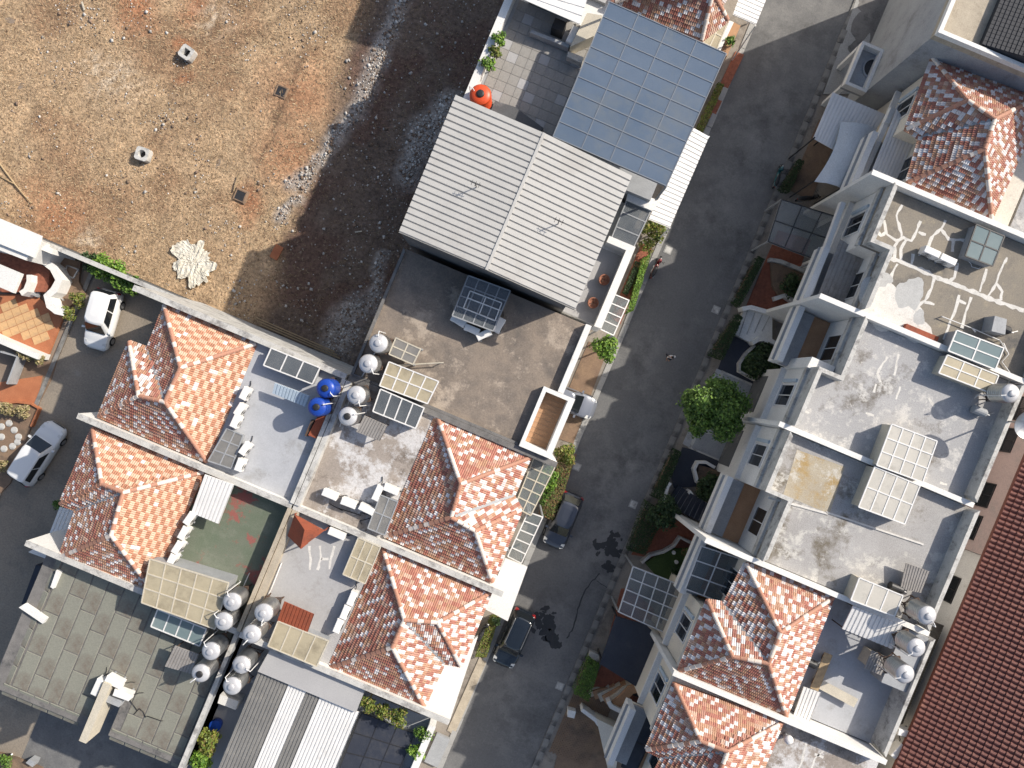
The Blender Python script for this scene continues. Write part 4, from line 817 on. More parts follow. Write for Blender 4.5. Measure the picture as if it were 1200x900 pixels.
mb = MB(); q = PP([(78, 333), (70, 348), (75, 352)], .25); [mb.beam(q[i], q[i + 1], .08, .12) for i in range(2)]; mb.build('bed_edge', 'weathered_top', h)
h = thing('front_garden', 'dry front garden with round stepping stones and flowers by the white van', 'garden', (-32, -14, 0))
prism('lawn', 'yard_brown', h, [(-20, 478), (8, 472), (36, 474), (44, 480), (12, 566), (-20, 600)], .12, 0); low_wall(h, PP([(0, 473), (20, 471), (36, 473), (45, 479), (36, 500)], .3), .3, 0, .15, 'court_border', 'garden_edge')
SS = MB().lathe([(.24, 0), (.24, .05), (.2, .06)], 12).mesh('stepping_stone', 'weathered_top')
for u, v in ((17, 504), (22, 512), (21, 518), (15, 523), (5, 526), (2, 512), (11, 496), (2, 500)): o = link('stepping_stone', SS, h); o.matrix_parent_inverse = Matrix.Translation(-LOC[h]); o.location = P(u, v, .12)
h = thing('corner_garden', 'small planted corner with white post at the end of the lane', 'garden', (-33, -30, 0)); prism('bed', 'yard_brown', h, [(-40, 878), (0, 882), (20, 888), (50, 900), (45, 940), (-40, 940)], .12, 0); beam('post', 'white_wall', h, P(14, 884, 0), P(14, 884, 1.2), .1, .1); prism('utility_box', 'grey_wall', h, [(30, 894), (34, 890), (41, 893), (38, 899)], .6, 0)
p = sheet('kerb', 'kerb_dark', [(-30.4, -27), (-30.1, -27), (-30.1, -3.8), (-30.4, -3.8)], .1)
# wall between lot and lane houses
h = thing('boundary_wall', 'weathered boundary wall between the vacant lot and the lane', 'wall', (-29, -3.45, 0))
rect('wall', 'dark_wall', h, -60, -22.5, -3.55, -3.3, 0, 2.2); rect('coping', 'weathered_top', h, -60, -22.5, -3.58, -3.27, 2.2, 2.26); rect('wall', 'white_wall', h, -60, -31.6, -3.9, -3.57, 0, 2.7)
# dry wooden strips left on the wall's foot
mb = MB(); [mb.beam(P(300 + i * 2, 372 + i * 4, .1), P(392 + i * 3, 412 + i * 4, .12), .08, .06) for i in range(3)]; o = mb.build('timber_strip', 'wood_old'); tag(o, 'old grey timber strips lying along the foot of the long wall', 'timber')

# ================================================================ YARDS ON THE RIGHT OF THE STREET
def yard(label, loc): return thing('front_yard', label, 'yard', loc, 'front yards')
h = yard('front yard with brown paving and scooter hedge before the white awning', (13.5, 22, 0)); prism('paving', 'yard_brown', h, [(960, 140), (985, 150), (950, 235), (925, 222)], .1, 0)
h = yard('grey concrete forecourt with mossy patches before the tall grey house', (13, 30, 0)); prism('paving', 'kerb', h, [(1010, -20), (1060, -20), (1010, 110), (965, 110)], .1, 0)
mb = MB(); blob(mb, P(1012, 30), 1.1, .104, 2, asp=.8); blob(mb, P(1032, 45), .9, .105, 5); blob(mb, P(1030, 5), 1.2, .106, 7, asp=1.4); blob(mb, P(1005, 60), .7, .1075, 9); mb.build('moss', 'dark_top', h)
h = yard('brick yard under a black framed glass pergola', (13.6, 15, 0)); prism('paving', 'brick_red', h, [(912, 270), (965, 285), (930, 375), (872, 365)], .1, 0)
skylight(h, [(916, 234), (987, 256), (958, 305), (900, 283)], 3.2, .1, 3, 2, 'glass_clear', 'frame_dark', name='glass_pergola', legs=True, bw=.05); low_wall(h, PP([(902, 304), (915, 306), (935, 314), (952, 322)], .6), .6, 0, .25, 'weathered_top', 'planter_wall')
prism('planter_bed', 'yard_brown', h, [(903, 306), (950, 324), (945, 345), (915, 350), (905, 335)], .35, .0); low_wall(h, PP([(908, 350), (920, 346), (935, 356)], .6), .6, 0, .3, 'white_wall', 'planter_wall')
h = yard('white curved porch steps and dark planter bed', (13.8, 9, 0)); prism('porch', 'white_wall', h, [(872, 362), (905, 366), (905, 400), (880, 402), (862, 392)], .5, 0)
for k in range(4): beam('step', 'weathered_top', h, P(866 + k * 9, 394 - k * 2, .52), P(876 + k * 9, 364 + k * 1.5, .52), .06, .05)
low_wall(h, PP([(870, 362), (880, 360), (905, 367), (918, 372)], 1.0), 1.0, 0, .3, 'white_wall', 'porch_wall'); low_wall(h, PP([(882, 402), (890, 397), (905, 400), (918, 407)], 1.0), 1.0, 0, .3, 'white_wall', 'porch_wall')
prism('drive', 'navy_roof', h, [(860, 394), (884, 404), (868, 425), (870, 435), (905, 452), (900, 480), (835, 450), (846, 420)], .08, 0)
prism('planter_bed', 'lawn', h, [(869, 425), (880, 408), (900, 402), (915, 408), (912, 450), (885, 445), (866, 434)], .4, 0); low_wall(h, PP([(902, 450), (885, 445), (867, 435), (867, 426), (875, 414), (885, 405)], .6), .6, 0, .16, 'weathered_top', 'planter_wall')
h = yard('blue-grey forecourt with pale bordered slabs under the round street tree', (13.6, 3, 0))
prism('paving', 'deck_blue', h, [(840, 432), (895, 455), (872, 560), (800, 520)], .09, 0)
def slab_b(px):
    prism('slab_border', 'weathered_top', h, px, .14, 0); c = (sum(p[0] for p in px) / 4, sum(p[1] for p in px) / 4); prism('slab', 'grey_wall', h, [(c[0] + (u - c[0]) * .88, c[1] + (v - c[1]) * .88) for u, v in px], .146, .1)
slab_b([(846, 434), (898, 457), (884, 490), (832, 470)]); slab_b([(816, 505), (878, 512), (861, 548), (807, 525)])
h = yard('dark drive with curving planter and stair of dark treads', (13.4, -1.2, 0)); prism('drive', 'navy_roof', h, [(800, 524), (832, 532), (852, 548), (845, 560), (820, 570), (790, 572), (787, 560)], .1, 0)
low_wall(h, PP([(818, 566), (814, 550), (818, 542), (828, 542), (838, 548)], .7), .7, 0, .2, 'white_wall', 'planter_wall'); prism('planter_bed', 'yard_brown', h, [(819, 545), (838, 550), (855, 556), (845, 594), (818, 580), (817, 560)], .45, 0)
low_wall(h, PP([(808, 576), (812, 582), (820, 586), (824, 592)], 1.0), 1.0, 0, .25, 'white_wall', 'stair_wall')
for k in range(9):
    t = k / 8; u0, v0 = 783 + 45 * t, 572 + 15 * t; zz = .25 + .22 * k
    beam('tread', 'navy_roof', h, P(782 + 46 * t, 592 + 23 * t, zz), P(797 + 38 * t, 570 + 24 * t, zz), .36, .2); beam('nosing', 'frame_grey', h, P(782 + 46 * t + 2.2, 592 + 23 * t + .9, zz + .1), P(797 + 38 * t + 2.2, 570 + 24 * t + .9, zz + .1), .04, .03)
low_wall(h, PP([(777, 590), (783, 570), (786, 566)], 1.0), 1.0, 0, .2, 'white_wall', 'stair_wall')
h = yard('red brick yard with winding low walls and a shaded lawn', (13.3, -6, 0)); prism('paving', 'brick_red', h, [(785, 598), (825, 625), (805, 660), (740, 650), (770, 600)], .1, 0)
low_wall(h, PP([(752, 660), (762, 651), (778, 647), (790, 640), (797, 630), (805, 634), (818, 640)], .6), .6, 0, .18, 'weathered_top', 'planter_wall'); prism('lawn', 'lawn', h, [(756, 660), (768, 652), (790, 643), (815, 642), (805, 690), (770, 676)], .3, 0)
for u, v in ((792, 658), (789, 647)): q = P(u, v, .3); MB().lathe([(.12, 0), (.14, .2), (.0, .22)], 10, (q.x, q.y, .3)).build('garden_light', 'white_wall', h)
h = yard('brick yard with navy carport roof, glass canopy and curved tan stairs', (13.4, -10, 0)); prism('paving', 'brick_red', h, [(728, 690), (740, 690), (795, 740), (760, 830), (690, 812), (705, 780)], .1, 0)
skylight(h, [(742, 664), (801, 687), (783, 743), (725, 717)], 3.4, .1, 4, 4, 'glass_clear', 'frame_white', name='glass_canopy', legs=True); s = prism('carport_roof', 'navy_roof', h, [(722, 722), (757, 732), (790, 765), (757, 812), (703, 778)], 2.7, 2.6)
mb = MB(); [mb.beam((P(u, v, 2.6).x, P(u, v, 2.6).y, .1), P(u, v, 2.6), .1, .1) for u, v in ((724, 725), (706, 777), (754, 806))]; mb.build('carport_post', 'frame_dark', h)
rings = []
for k in range(6): pass
for k in range(6):
    zz = .15 + .2 * k; off = k * 6; low_wall(h, PP([(690 + off, 812 + off * .5), (700 + off, 810 + off * .3), (709 + off * 1.0, 812 - off * .1), (716 + off * 1.1, 806 - off * .0)], zz), zz, 0, .5 + .1, 'terracotta_floor' if k % 2 else 'frame_tan', 'stair_tread')
low_wall(h, PP([(682, 832), (690, 838), (698, 844), (702, 850)], 1.1), 1.1, 0, .25, 'white_wall', 'stair_wall'); low_wall(h, PP([(713, 822), (716, 828), (728, 834), (737, 838)], 1.4), 1.4, 0, .3, 'white_wall', 'stair_wall')
prism('planter_box', 'frame_dark', h, [(740, 801), (754, 807), (750, 818), (737, 813)], .5, 0); prism('ramp', 'cream_wall', h, [(699, 842), (729, 857), (722, 900), (712, 900)], 1.2, 0); prism('kerb_block', 'weathered_top', h, [(692, 763), (703, 768), (701, 776), (689, 771)], .5, 0)
h = yard('cobbled brown forecourt with a small white block on the kerb', (13.2, -21, 0)); prism('paving', 'yard_brown', h, [(672, 835), (700, 845), (712, 900), (690, 960), (640, 940), (652, 890)], .1, 0); prism('utility_block', 'white_wall', h, [(666, 832), (675, 834), (673, 842), (665, 840)], .7, 0)
# cobbles in that yard
mb = MB(); 
for i in range(22):
    for j in range(26):
        x, y = 12.4 + i * .13, -22.8 + j * .19 + (i % 2) * .09
        z = .1 + random.uniform(.01, .03); mb.rect(x, x + .11, y, y + .16, .09, z)
stuff(mb.build('cobbles', 'yard_brown', h))

# YARDS ON THE LEFT
h = yard('brick forecourt strip with a hedge under the blue canopy house', (4.6, 18, 0)); prism('paving', 'brick_red', h, [(862, 60), (872, 64), (836, 140), (826, 136)], .12, 0)
h = yard('red brick path and long trimmed hedge before the metal roofed house', (4.6, 8, 0)); prism('paving', 'brick_red', h, [(752, 285), (764, 290), (727, 380), (715, 372)], .12, 0)
h = yard('brown paved garage apron with the silver hatchback', (4.4, 0, 0)); prism('paving', 'yard_brown', h, [(690, 400), (712, 410), (690, 470), (672, 520), (648, 512), (660, 470)], .1, 0)
h = yard('planted strip with dense hedge beside the glass canopies', (4.6, -7, 0)); prism('bed', 'yard_brown', h, [(655, 532), (676, 532), (650, 612), (630, 604)], .12, 0)
h = yard('stony strip beside the white porch roof', (4.4, -17, 0)); prism('bed', 'sand_rock', h, [(562, 770), (570, 776), (532, 862), (524, 856)], .12, 0)
beam('timber_step', 'frame_grey', h, P(520, 862, .2), P(505, 895, .2), 1.0, .25)

# ================================================================ ROOFTOP EQUIPMENT
def make_ac():
    t = thing('air_conditioner', '', 'air conditioner')
    mb = MB(); b = .03; W, D, Z0, Z1 = .5, .2, .1, .72
    mb.loft([[(-W + b, -D + b, Z0), (W - b, -D + b, Z0), (W - b, D - b, Z0), (-W + b, D - b, Z0)], [(-W, -D, Z0 + b), (W, -D, Z0 + b), (W, D, Z0 + b), (-W, D, Z0 + b)], [(-W, -D, Z1 - b), (W, -D, Z1 - b), (W, D, Z1 - b), (-W, D, Z1 - b)], [(-W + b, -D + b, Z1), (W - b, -D + b, Z1), (W - b, D - b, Z1), (-W + b, D - b, Z1)]])
    mb.build('casing', 'ac_white', t, local=True)
    mb = MB()
    for r0 in (.09, .17, .25):
        mb.tube([(-.12 + r0 * math.cos(a), -D - .012, .41 + r0 * math.sin(a)) for a in [2 * math.pi * k / 16 for k in range(17)]], .008, 4)
    mb.tube([(-.12, -D - .012, .14), (-.12, -D - .012, .68)], .008, 4); mb.build('fan_grille', 'black_plastic', t, local=True)
    for x in (-.33, .33): MB().rect(x - .05, x + .05, -.25, .25, 0, .1).build('foot', 'frame_grey', t, local=True)
    MB().tube([(.5, .05, .25), (.62, .05, .2), (.7, .1, .06), (.95, .2, .04)], .025, 6).build('pipe', 'black_plastic', t, local=True)
    return t
AC0 = make_ac(); ac_used = False
def put(proto, used, loc, rz, label, group, name=None):
    o = proto if not used else copy_tree(proto); o.location = loc; o.rotation_euler.z = rz; o['label'] = label; o['group'] = group; return o
ORD = ('first', 'second', 'third', 'fourth', 'fifth')
def acs(z, where, spots, ref=None, k=1.0):
    global ac_used
    for i, (u, v, a) in enumerate(spots):
        p = P(u, v, z + .72); lb = 'white air conditioner unit ' + where + (', %s from the %s' % (ORD[i], ref) if ref else '')
        o = put(AC0, ac_used, (p.x, p.y, z), rad(a), lb, 'air conditioners ' + where); o.scale = (k, 1, 1); ac_used = True
acs(8.5, 'by the square skylight', ((537, 376, -8), (553, 386, 0), (567, 392, 48), (585, 381, 85)), 'water tanks', .9)
acs(8.5, 'beside the smoky skylight', ((286, 461, 86), (280, 480, 80), (275, 494, 88), (286, 526, 78), (280, 545, 92)), 'long lot wall', .74)
acs(8.5, 'along the eave on the green deck', ((221, 608, 78), (214, 625, 84), (207, 642, 80), (200, 657, 86)), 'white lean-to', .76)
acs(8.5, 'on the patchy white deck', ((386, 580, 0), (408, 590, 2), (429, 597, -3), (442, 578, 88), (458, 574, 0)), 'green deck', .9)
acs(8.5, 'on the plain grey deck', ((412, 702, 90), (404, 718, 90), (396, 734, 90)), 'small cream skylight', .82)
acs(8.5, 'beside the rusty lean-to', ((394, 626, 0),))
acs(8.43, 'beside the shed on the paved terrace', ((671, 40, 88),))
acs(9.0, 'on the cracked deck', ((1093, 295, -2), (1112, 304, -2)), 'street front', .95)
acs(HB, 'at the felt roof stub wall', ((113, 806, 88), (132, 800, -5), (142, 815, 3)), 'lane')
led = rect('ac_ledge', 'grey_wall', R6, 28.3, 29.6, -17.2, -12.6, 6.0, 6.15)
acs(6.15, 'on the maroon roof side ledge', ((1062, 860, 10), (1053, 881, 70)), 'brown side roof')

def make_tank(body_mat, cap_mat, ribbed=True, black=False, R=.54, Hh=1.45, lh=.75):
    t = thing('water_tank', '', 'water tank'); mb = MB(); prof = [(.02, lh), (R * .9, lh), (R, lh + .06)]
    n = 7
    for k in range(n):
        z = lh + .1 + (Hh - .34) * k / n; s = (Hh - .34) / n
        prof += [(R, z), (R, z + s * .45), (R * .9, z + s * .62), (R * .9, z + s * .85)] if ribbed else [(R, z)]
    z1 = lh + Hh - .24; prof += [(R, z1), (R * .99, z1 + .03)]; mb.lathe(prof, 28); mb.build('body', body_mat, t, True, True)
    mb = MB(); mb.lathe([(R * .99, z1 + .03), (R * .9, z1 + .1), (R * .7, z1 + .17), (R * .42, z1 + .215), (R * .36, z1 + .22)], 28); mb.build('dome', cap_mat, t, True, True)
    mb = MB(); mb.lathe([(R * .36, z1 + .2), (R * .36, z1 + .26), (R * .3, z1 + .29), (R * .12, z1 + .3), (.01, z1 + .3)], 20); mb.build('lid', 'black_plastic' if black else cap_mat, t, True, True)
    mb = MB()
    for x, y in ((-.36, -.36), (.36, -.36), (.36, .36), (-.36, .36)): mb.beam((x * 1.1, y * 1.1, 0), (x, y, lh), .06, .06)
    q = [(-.36, -.36), (.36, -.36), (.36, .36), (-.36, .36)]
    for i in range(4): a, b = q[i], q[(i + 1) % 4]; mb.beam((a[0] * 1.25, a[1] * 1.25, lh - .035), (b[0] * 1.25, b[1] * 1.25, lh - .035), .06, .065); mb.beam((a[0] * 1.1, a[1] * 1.1, .1), (b[0] * 1.02, b[1] * 1.02, lh - .1), .03, .03)
    mb.build('stand', 'rust_frame', t, False, True)
    MB().tube([(R * .6, .1, z1 + .16), (R * .75, .1, z1 + .3), (R + .1, .12, z1 + .28), (R + .12, .12, .3), (R + .14, .3, .05)], .028, 6).build('pipe', 'frame_white', t, False, True)
    return t
TK = {}
def tanks(kind, z, where, spots, ref=None, R=.56, Hh=1.45, lh=.75):
    for i, (u, v) in enumerate(spots):
        p = P(u, v, z + lh + Hh - .05)
        if kind not in TK: TK[kind] = make_tank(*{'steel': ('steel', 'steel_cap'), 'open': ('steel', 'steel_cap', True, True), 'blue': ('tank_blue', 'tank_blue', False, True), 'orange': ('tank_orange', 'tank_orange', True, True, .62, 1.3, .3)}[kind]); o = TK[kind]
        else: o = copy_tree(TK[kind])
        o.location = (p.x, p.y, z); o.rotation_euler.z = random.uniform(0, 6.28); nm = {'steel': 'steel water tank ', 'open': 'steel water tank with a black lid ', 'blue': 'blue plastic water tank ', 'orange': 'orange plastic water tank '}[kind]
        o['label'] = nm + where + (', %s %s' % ('farther from' if i else 'closer to', ref) if ref else ''); o['group'] = 'water tanks ' + where
tanks('steel', 8.5, 'on the brown flat roof', ((443, 402), (431, 426)), 'the square skylight')
tanks('steel', 8.5, 'on the white-patched grimy deck', ((417, 463),)); tanks('open', 8.5, 'on the white-patched grimy deck', ((407, 488),))
tanks('blue', 8.5, 'by the pale blue lean-to', ((381, 455), (371, 477)), 'the long lot wall')
tanks('steel', 8.5, 'beside the rusty tin sheet', ((308, 719), (294, 744)), 'the rusty lean-to')
tanks('steel', 7.3, 'by the striped corrugated roof', ((282, 780), (271, 805)), 'the gutter slab')
tanks('steel', 8.0, 'beside the cream panel roof', ((271, 706), (261, 729)), 'the green deck')
tanks('steel', HB, 'on the felt roof by the tin sheet', ((246, 764),)); tanks('open', HB, 'on the felt roof by the tin sheet', ((234, 790),))
tanks('steel', 9.0, 'at the back corner of the pale grey deck', ((1186, 461),)); tanks('steel', 9.0, 'at the back corner of the stained deck', ((1088, 722),)); tanks('steel', 9.0, 'along the back of the blue-grey deck', ((1075, 760), (1062, 791)), 'the white shed roof')
tanks('orange', 8.43, 'on the paved roof terrace', ((563, 110),), lh=.3, Hh=1.3)
p = P(925, 868, 9.2); t = thing('vent_cap', 'small white turbine vent on the cluttered grey deck', 'vent', (p.x, p.y, 8.5)); mb = MB(); mb.lathe([(.14, 0), (.14, .45)], 14); mb.build('neck', 'frame_white', t, True, True); mb = MB(); mb.lathe([(.15, .43), (.26, .5), (.26, .66), (.12, .76), (.01, .77)], 16); mb.build('turbine', 'frame_white', t, True, True)
# satellite dish at the back parapet of the pale grey deck
t = thing('satellite_dish', 'round satellite dish on a pole at the back of the pale grey deck', 'satellite dish', (26.63, 8.9, 9.95)); MB().tube([(0, 0, 0), (0, 0, 1.5)], .05, 8).build('pole', 'steel', t, True, True)
mb = MB(); R_ = Matrix.Rotation(rad(18), 4, 'X'); rings = [[R_ @ Vector((r * math.cos(a), r * math.sin(a), .35 * r * r + 1.55)) for a in [2 * math.pi * k / 28 for k in range(28)]] for r in (.03, .3, .6, .85)]
off = -(R_ @ Vector((0, 0, 1.55))) + Vector((0, 0, 1.55)); rings = [[p + off for p in r] for r in rings]; mb.loft(rings, False); mb.loft([[p - Vector((0, 0, .02)) for p in r] for r in rings], False); mb.build('reflector', 'steel', t, True, True); MB().tube([(0, -.05, 1.55), (0, -.3, 2.1)], .025, 6).build('feed_arm', 'frame_dark', t, True, True)
# loose pipework between the tanks
for z, pts, lb in ((8.62, ((448, 397), (425, 440), (416, 452), (398, 500)), 'white water pipe linking the tanks of the brown and patchy decks'), (8.62, ((300, 724), (318, 690), (330, 660)), 'white water pipe along the rough parapet of the plain grey deck'), (8.12, ((264, 742), (280, 700), (292, 672)), 'white water pipe along the green deck'), (7.82, ((1068, 775), (1052, 805), (1036, 845), (1030, 870)), 'grey pipe along the back wall of the blue-grey deck'), (9.1, ((1176, 402), (1182, 415), (1174, 424), (1186, 440), (1180, 452)), 'tangled pipes by the back skylights of the cracked deck')):
    q = [P(u, v, z) for u, v in pts]; o = MB().tube([Vector((q[0].x, q[0].y, z - .1))] + q + [Vector((q[-1].x, q[-1].y, z - .1))], .03, 6).build('water_pipe', 'frame_white', None, True); tag(o, lb, 'pipe')
# scrap boards and clutter
for u0, v0, u1, v1, w_, z, m, lb in ((971, 766, 954, 808, .5, 8.15, 'wood_old', 'long tan board propped by the tiled eave'), (962, 802, 1003, 824, .55, 8.1, 'frame_tan', 'pale cream board lying across the blue-grey deck')):
    a, b = P(u0, v0, z), P(u1, v1, z); t = thing('scrap_board', lb, 'board', ((a.x + b.x) / 2, (a.y + b.y) / 2, 7.7)); MB().beam(a, b, w_, .06).build('board', m, t)
    mb = MB(); d = (b - a).normalized(); [mb.beam(q + Vector((0, 0, z - .03 - q.z)), (q.x, q.y, 7.7), .35, .1) for q in (a.lerp(b, .15), a.lerp(b, .85))]; mb.build('trestle', 'rust_frame', t)
for u, v, z, mt, lb in ((951, 778, 7.7, 'black_plastic', 'black water pump by the eave on the blue-grey deck'), (1150, 482, 9, 'frame_grey', 'grey water heater on the pale grey deck'), (1052, 690, 9, 'black_plastic', 'dark pump among tin sheets on the stained deck'), (1178, 385, 9, 'black_plastic', 'dark pump with pipes on the cracked deck')):
    p = P(u, v, z + .5); t = thing('water_pump', lb, 'pump', (p.x, p.y, z)); mb = MB(); mb.rect(-.3, .3, -.2, .2, 0, .12); mb.build('base', 'frame_grey', t, False, True); mb = MB(); mb.tube([(-.42, 0, .36), (-.4, 0, .36), (.3, 0, .36), (.42, 0, .36)], [.1, .24, .24, .14], 14); mb.build('motor', mt, t, False, True); MB().tube([(.4, 0, .36), (.6, 0, .36), (.6, 0, .05), (1.0, .3, .05)], .03, 6).build('pipe', 'frame_white', t, True, True)
rnd = random.Random(5)
for z, pts, lb in ((8.5, ((385, 588), (400, 596), (420, 603), (438, 606), (425, 612)), 'black hoses tangled round the air conditioners on the grimy deck'), (7.64, ((150, 822), (160, 835), (165, 832), (172, 838), (190, 842)), 'thin black cable curling over the felt roof'), (9.0, ((1130, 302), (1140, 312), (1150, 314)), 'white hose by the dark framed skylight')):
    q = [P(u + rnd.uniform(-3, 3), v + rnd.uniform(-3, 3), z + .03) for u, v in pts for _ in range(2)]; o = MB().tube(q, .022, 5).build('hose', 'frame_white' if 'white hose' in lb else 'black_plastic', None, True); tag(o, lb, 'hose')
# clay pots on the terrace of the metal roofed house, their plants bare
for u, v in ((708, 328), (695, 355)):
    p = P(u, v, 7.4); t = thing('plant_pot', 'clay pot on the white walled terrace, ' + ('nearer the glass roof panels' if u == 708 else 'nearer the brown flat roof'), 'pot', (p.x, p.y, 6.96), 'clay pots on the white terrace'); mb = MB(); mb.lathe([(.2, 0), (.3, .42), (.34, .42), (.34, .5), (.28, .5), (.26, .4), (.01, .38)], 16); mb.build('pot', 'pot_clay', t, True, True)
    mb = MB(); [mb.tube([(0, 0, .38), (.1 * math.cos(a), .1 * math.sin(a), .6), (.22 * math.cos(a + .4), .22 * math.sin(a + .4), .78)], .015, 4) for a in (0, 1.3, 2.6, 3.9, 5.1)]; mb.build('stem', 'bark', t, False, True)

# ================================================================ VEHICLES
def interp(tab, x):
    for (a, fa), (b, fb) in zip(tab[:-1], tab[1:]):
        if x <= b: k = (x - a) / (b - a); k = k * k * (3 - 2 * k); return fa + (fb - fa) * k
    return tab[-1][1]
def make_car(label, loc, rz, paint, L=4.3, W=1.74, Ht=1.62, kind='mpv', rails=False, group='parked cars'):
    """Front towards +X. Body lofted along its length, glasshouse set on top, glass panels proud of it."""
    t = thing('parked_car', label, 'car', loc, group, rz); l = L / 2; w_ = W / 2
    belt = .98 if kind != 'hatch' else .93
    top = [(-l, .72), (-l + .1, belt - .02), (-l * .4, belt), (l * .32, belt), (l * .5, belt - .04), (l * .86, belt - .2), (l * .97, belt - .34), (l, .55)]
    wid = [(-l, .70), (-l + .12, .9), (-l * .7, .985), (0, 1.0), (l * .6, .985), (l * .86, .92), (l * .96, .8), (l, .62)]
    rings = []
    for i in range(33):
        x = -l + L * i / 32; a = interp(wid, x) * w_; z = interp(top, x)
        rings.append([(x, -a * .9, .24), (x, -a * .99, .34), (x, -a, .55), (x, -a * .985, z - .14), (x, -a * .93, z - .03), (x, -a * .8, z + .005), (x, -a * .4, z + .03), (x, 0, z + .035), (x, a * .4, z + .03), (x, a * .8, z + .005), (x, a * .93, z - .03), (x, a * .985, z - .14), (x, a, .55), (x, a * .99, .34), (x, a * .9, .24)])
    b_ = MB().loft(rings).build('body', paint, t, True, True)
    r0, r1, r2, r3 = {'mpv': (-l * .97, -l * .80, l * .16, l * .50), 'suv': (-l * .97, -l * .84, l * .14, l * .46), 'hatch': (-l * .95, -l * .66, l * .10, l * .47)}[kind]
    zb, zr = belt - .03, Ht; wb = w_ * .90; wr = w_ * .735
    def ring(xa, xb, z, ww, ins=0): return [(xa + .05, -ww + .1), (xa, -ww * .5), (xa - .01, 0), (xa, ww * .5), (xa + .05, ww - .1), (xa + .16, ww), (xa * .5 + xb * .5, ww * 1.015), (xb - .2, ww), (xb - .07, ww - .12), (xb + .03, ww * .5), (xb + .055, 0), (xb + .03, -ww * .5), (xb - .07, -ww + .12), (xb - .2, -ww), (xa * .5 + xb * .5, -ww * 1.015), (xa + .16, -ww)]
    lv = [(0, 0), (.5, .48), (.85, .85), (.96, .97), (1, 1.03)]; rr = []
    for k, (s, e) in enumerate(lv):
        z = zb + (zr - zb) * s; ww = wb + (wr - wb) * e; sh = .0 if k < 4 else .06
        rr.append([(x + (0), y, z + (0 if k < 4 else .0)) for x, y in ring(r0 + (r1 - r0) * e + sh, r3 + (r2 - r3) * e - sh, z, ww - sh)])
    cb = MB().loft(rr, False); topr = rr[-1]; cx = (r1 + r2) / 2
    in1 = [((x - cx) * .6 + cx, y * .55, zr + .035) for x, y, z in topr]; cb.loft([topr, in1], False); cb.face(in1)
    cb.build('roof', paint, t, True, True)
    def glass(name, pts, d, mat='car_glass'):
        q = [Vector(p) for p in pts]; n = (q[1] - q[0]).cross(q[2] - q[0]).normalized(); m = sum(q, Vector()) / len(q)
        if n.dot(m - Vector((cx, 0, 1.0))) < 0: n = -n
        mb = MB(); mb.loft([[p - n * .03 for p in q], [p + n * d for p in q]]); return mb.build(name, mat, t, False, True)
    def pt(f, s, side, e): # point on glasshouse: f front(1)/rear(0), s height fraction
        ww = (wb + (wr - wb) * s) * e; xf = r3 + (r2 - r3) * s; xr = r0 + (r1 - r0) * s; return ((xf if f else xr), side * ww, zb + (zr - zb) * s)
    for f, nm in ((1, 'windscreen'), (0, 'rear_window')):
        lo, hi = (.1, .9) if f else (.22, .86); A = [pt(f, lo, -1, .84), pt(f, lo, 1, .84), pt(f, hi, 1, .84), pt(f, hi, -1, .84)]; bw = .05 if f else -.012
        glass(nm, [(x + (.03 if f else 0) + bw * .3, y, z) for x, y, z in A], .022)
    for sd in (-1, 1):
        for a, b, nm in ((.12, .47, 'side_window'), (.50, .86, 'side_window')):
            def sp(k, s): xr = r0 + (r1 - r0) * s; xf = r3 + (r2 - r3) * s; ww = wb + (wr - wb) * s; return (xr + (xf - xr) * k, sd * (ww + .012), zb + (zr - zb) * s)
            glass(nm, [sp(a, .16), sp(b, .16), sp(b, .86), sp(a, .86)], .014)
        MB().loft([[(l * .76, sd * w_ * .62, belt - .27), (l * .93, sd * w_ * .6, belt - .36), (l * .87, sd * w_ * .86, belt - .36), (l * .72, sd * w_ * .9, belt - .27)], [(l * .76, sd * w_ * .62, belt - .125), (l * .95, sd * w_ * .6, belt - .28), (l * .9, sd * w_ * .86, belt - .27), (l * .72, sd * w_ * .91, belt - .14)]]).build('headlight', 'lamp_clear', t, False, True)
        MB().loft([[(-l * .985, sd * w_ * .58, .72), (-l * .985, sd * w_ * .84, .72), (-l * .93, sd * w_ * .93, .72)], [(-l * .97, sd * w_ * .58, 1.0), (-l * .965, sd * w_ * .82, 1.0), (-l * .91, sd * w_ * .9, 1.0)]]).build('tail_light', 'lamp_red', t, False, True)
        mb = MB(); mb.loft([[(l * .36 + x, sd * (w_ + .05) + y, 1.0 + z) for x, y in ((-.07, -.1), (.07, -.1), (.06, .1), (-.06, .1))] for z in (-.06, .07)]); mb.build('mirror', paint, t, False, True)
        if rails: MB().tube([(r1 + .1, sd * (wr - .06), zr + .02), (r1 + .2, sd * (wr - .06), zr + .07), (r2 - .25, sd * (wr - .06), zr + .07), (r2 - .1, sd * (wr - .06), zr + .02)], .025, 6).build('roof_rail', 'steel', t, True, True)
        for x in (l * .62, -l * .60):
            wo = MB(); rg = []
            for yy, r in ((-.11, .27), (-.08, .32), (.08, .32), (.11, .27)): rg.append([(x + r * math.cos(a), sd * (w_ - .09) + yy, .32 + r * math.sin(a)) for a in [2 * math.pi * k / 20 for k in range(20)]])
            wo.loft(rg); wh = wo.build('wheel', 'tyre', t, True, True); rm = MB(); rm.loft([[(x + r * math.cos(a), sd * (w_ - .09 + .113) , .32 + r * math.sin(a)) for a in [2 * math.pi * k / 20 for k in range(20)]] for r in (.2, .19)] ); rm.loft([[(x + r * math.cos(a), sd * (w_ + yy), .32 + r * math.sin(a)) for a in [2 * math.pi * k / 14 for k in range(14)]] for r, yy in ((.2, .0), (.2, .026), (.06, .032))]); rm.build('rim', 'rim', wh, False, True)
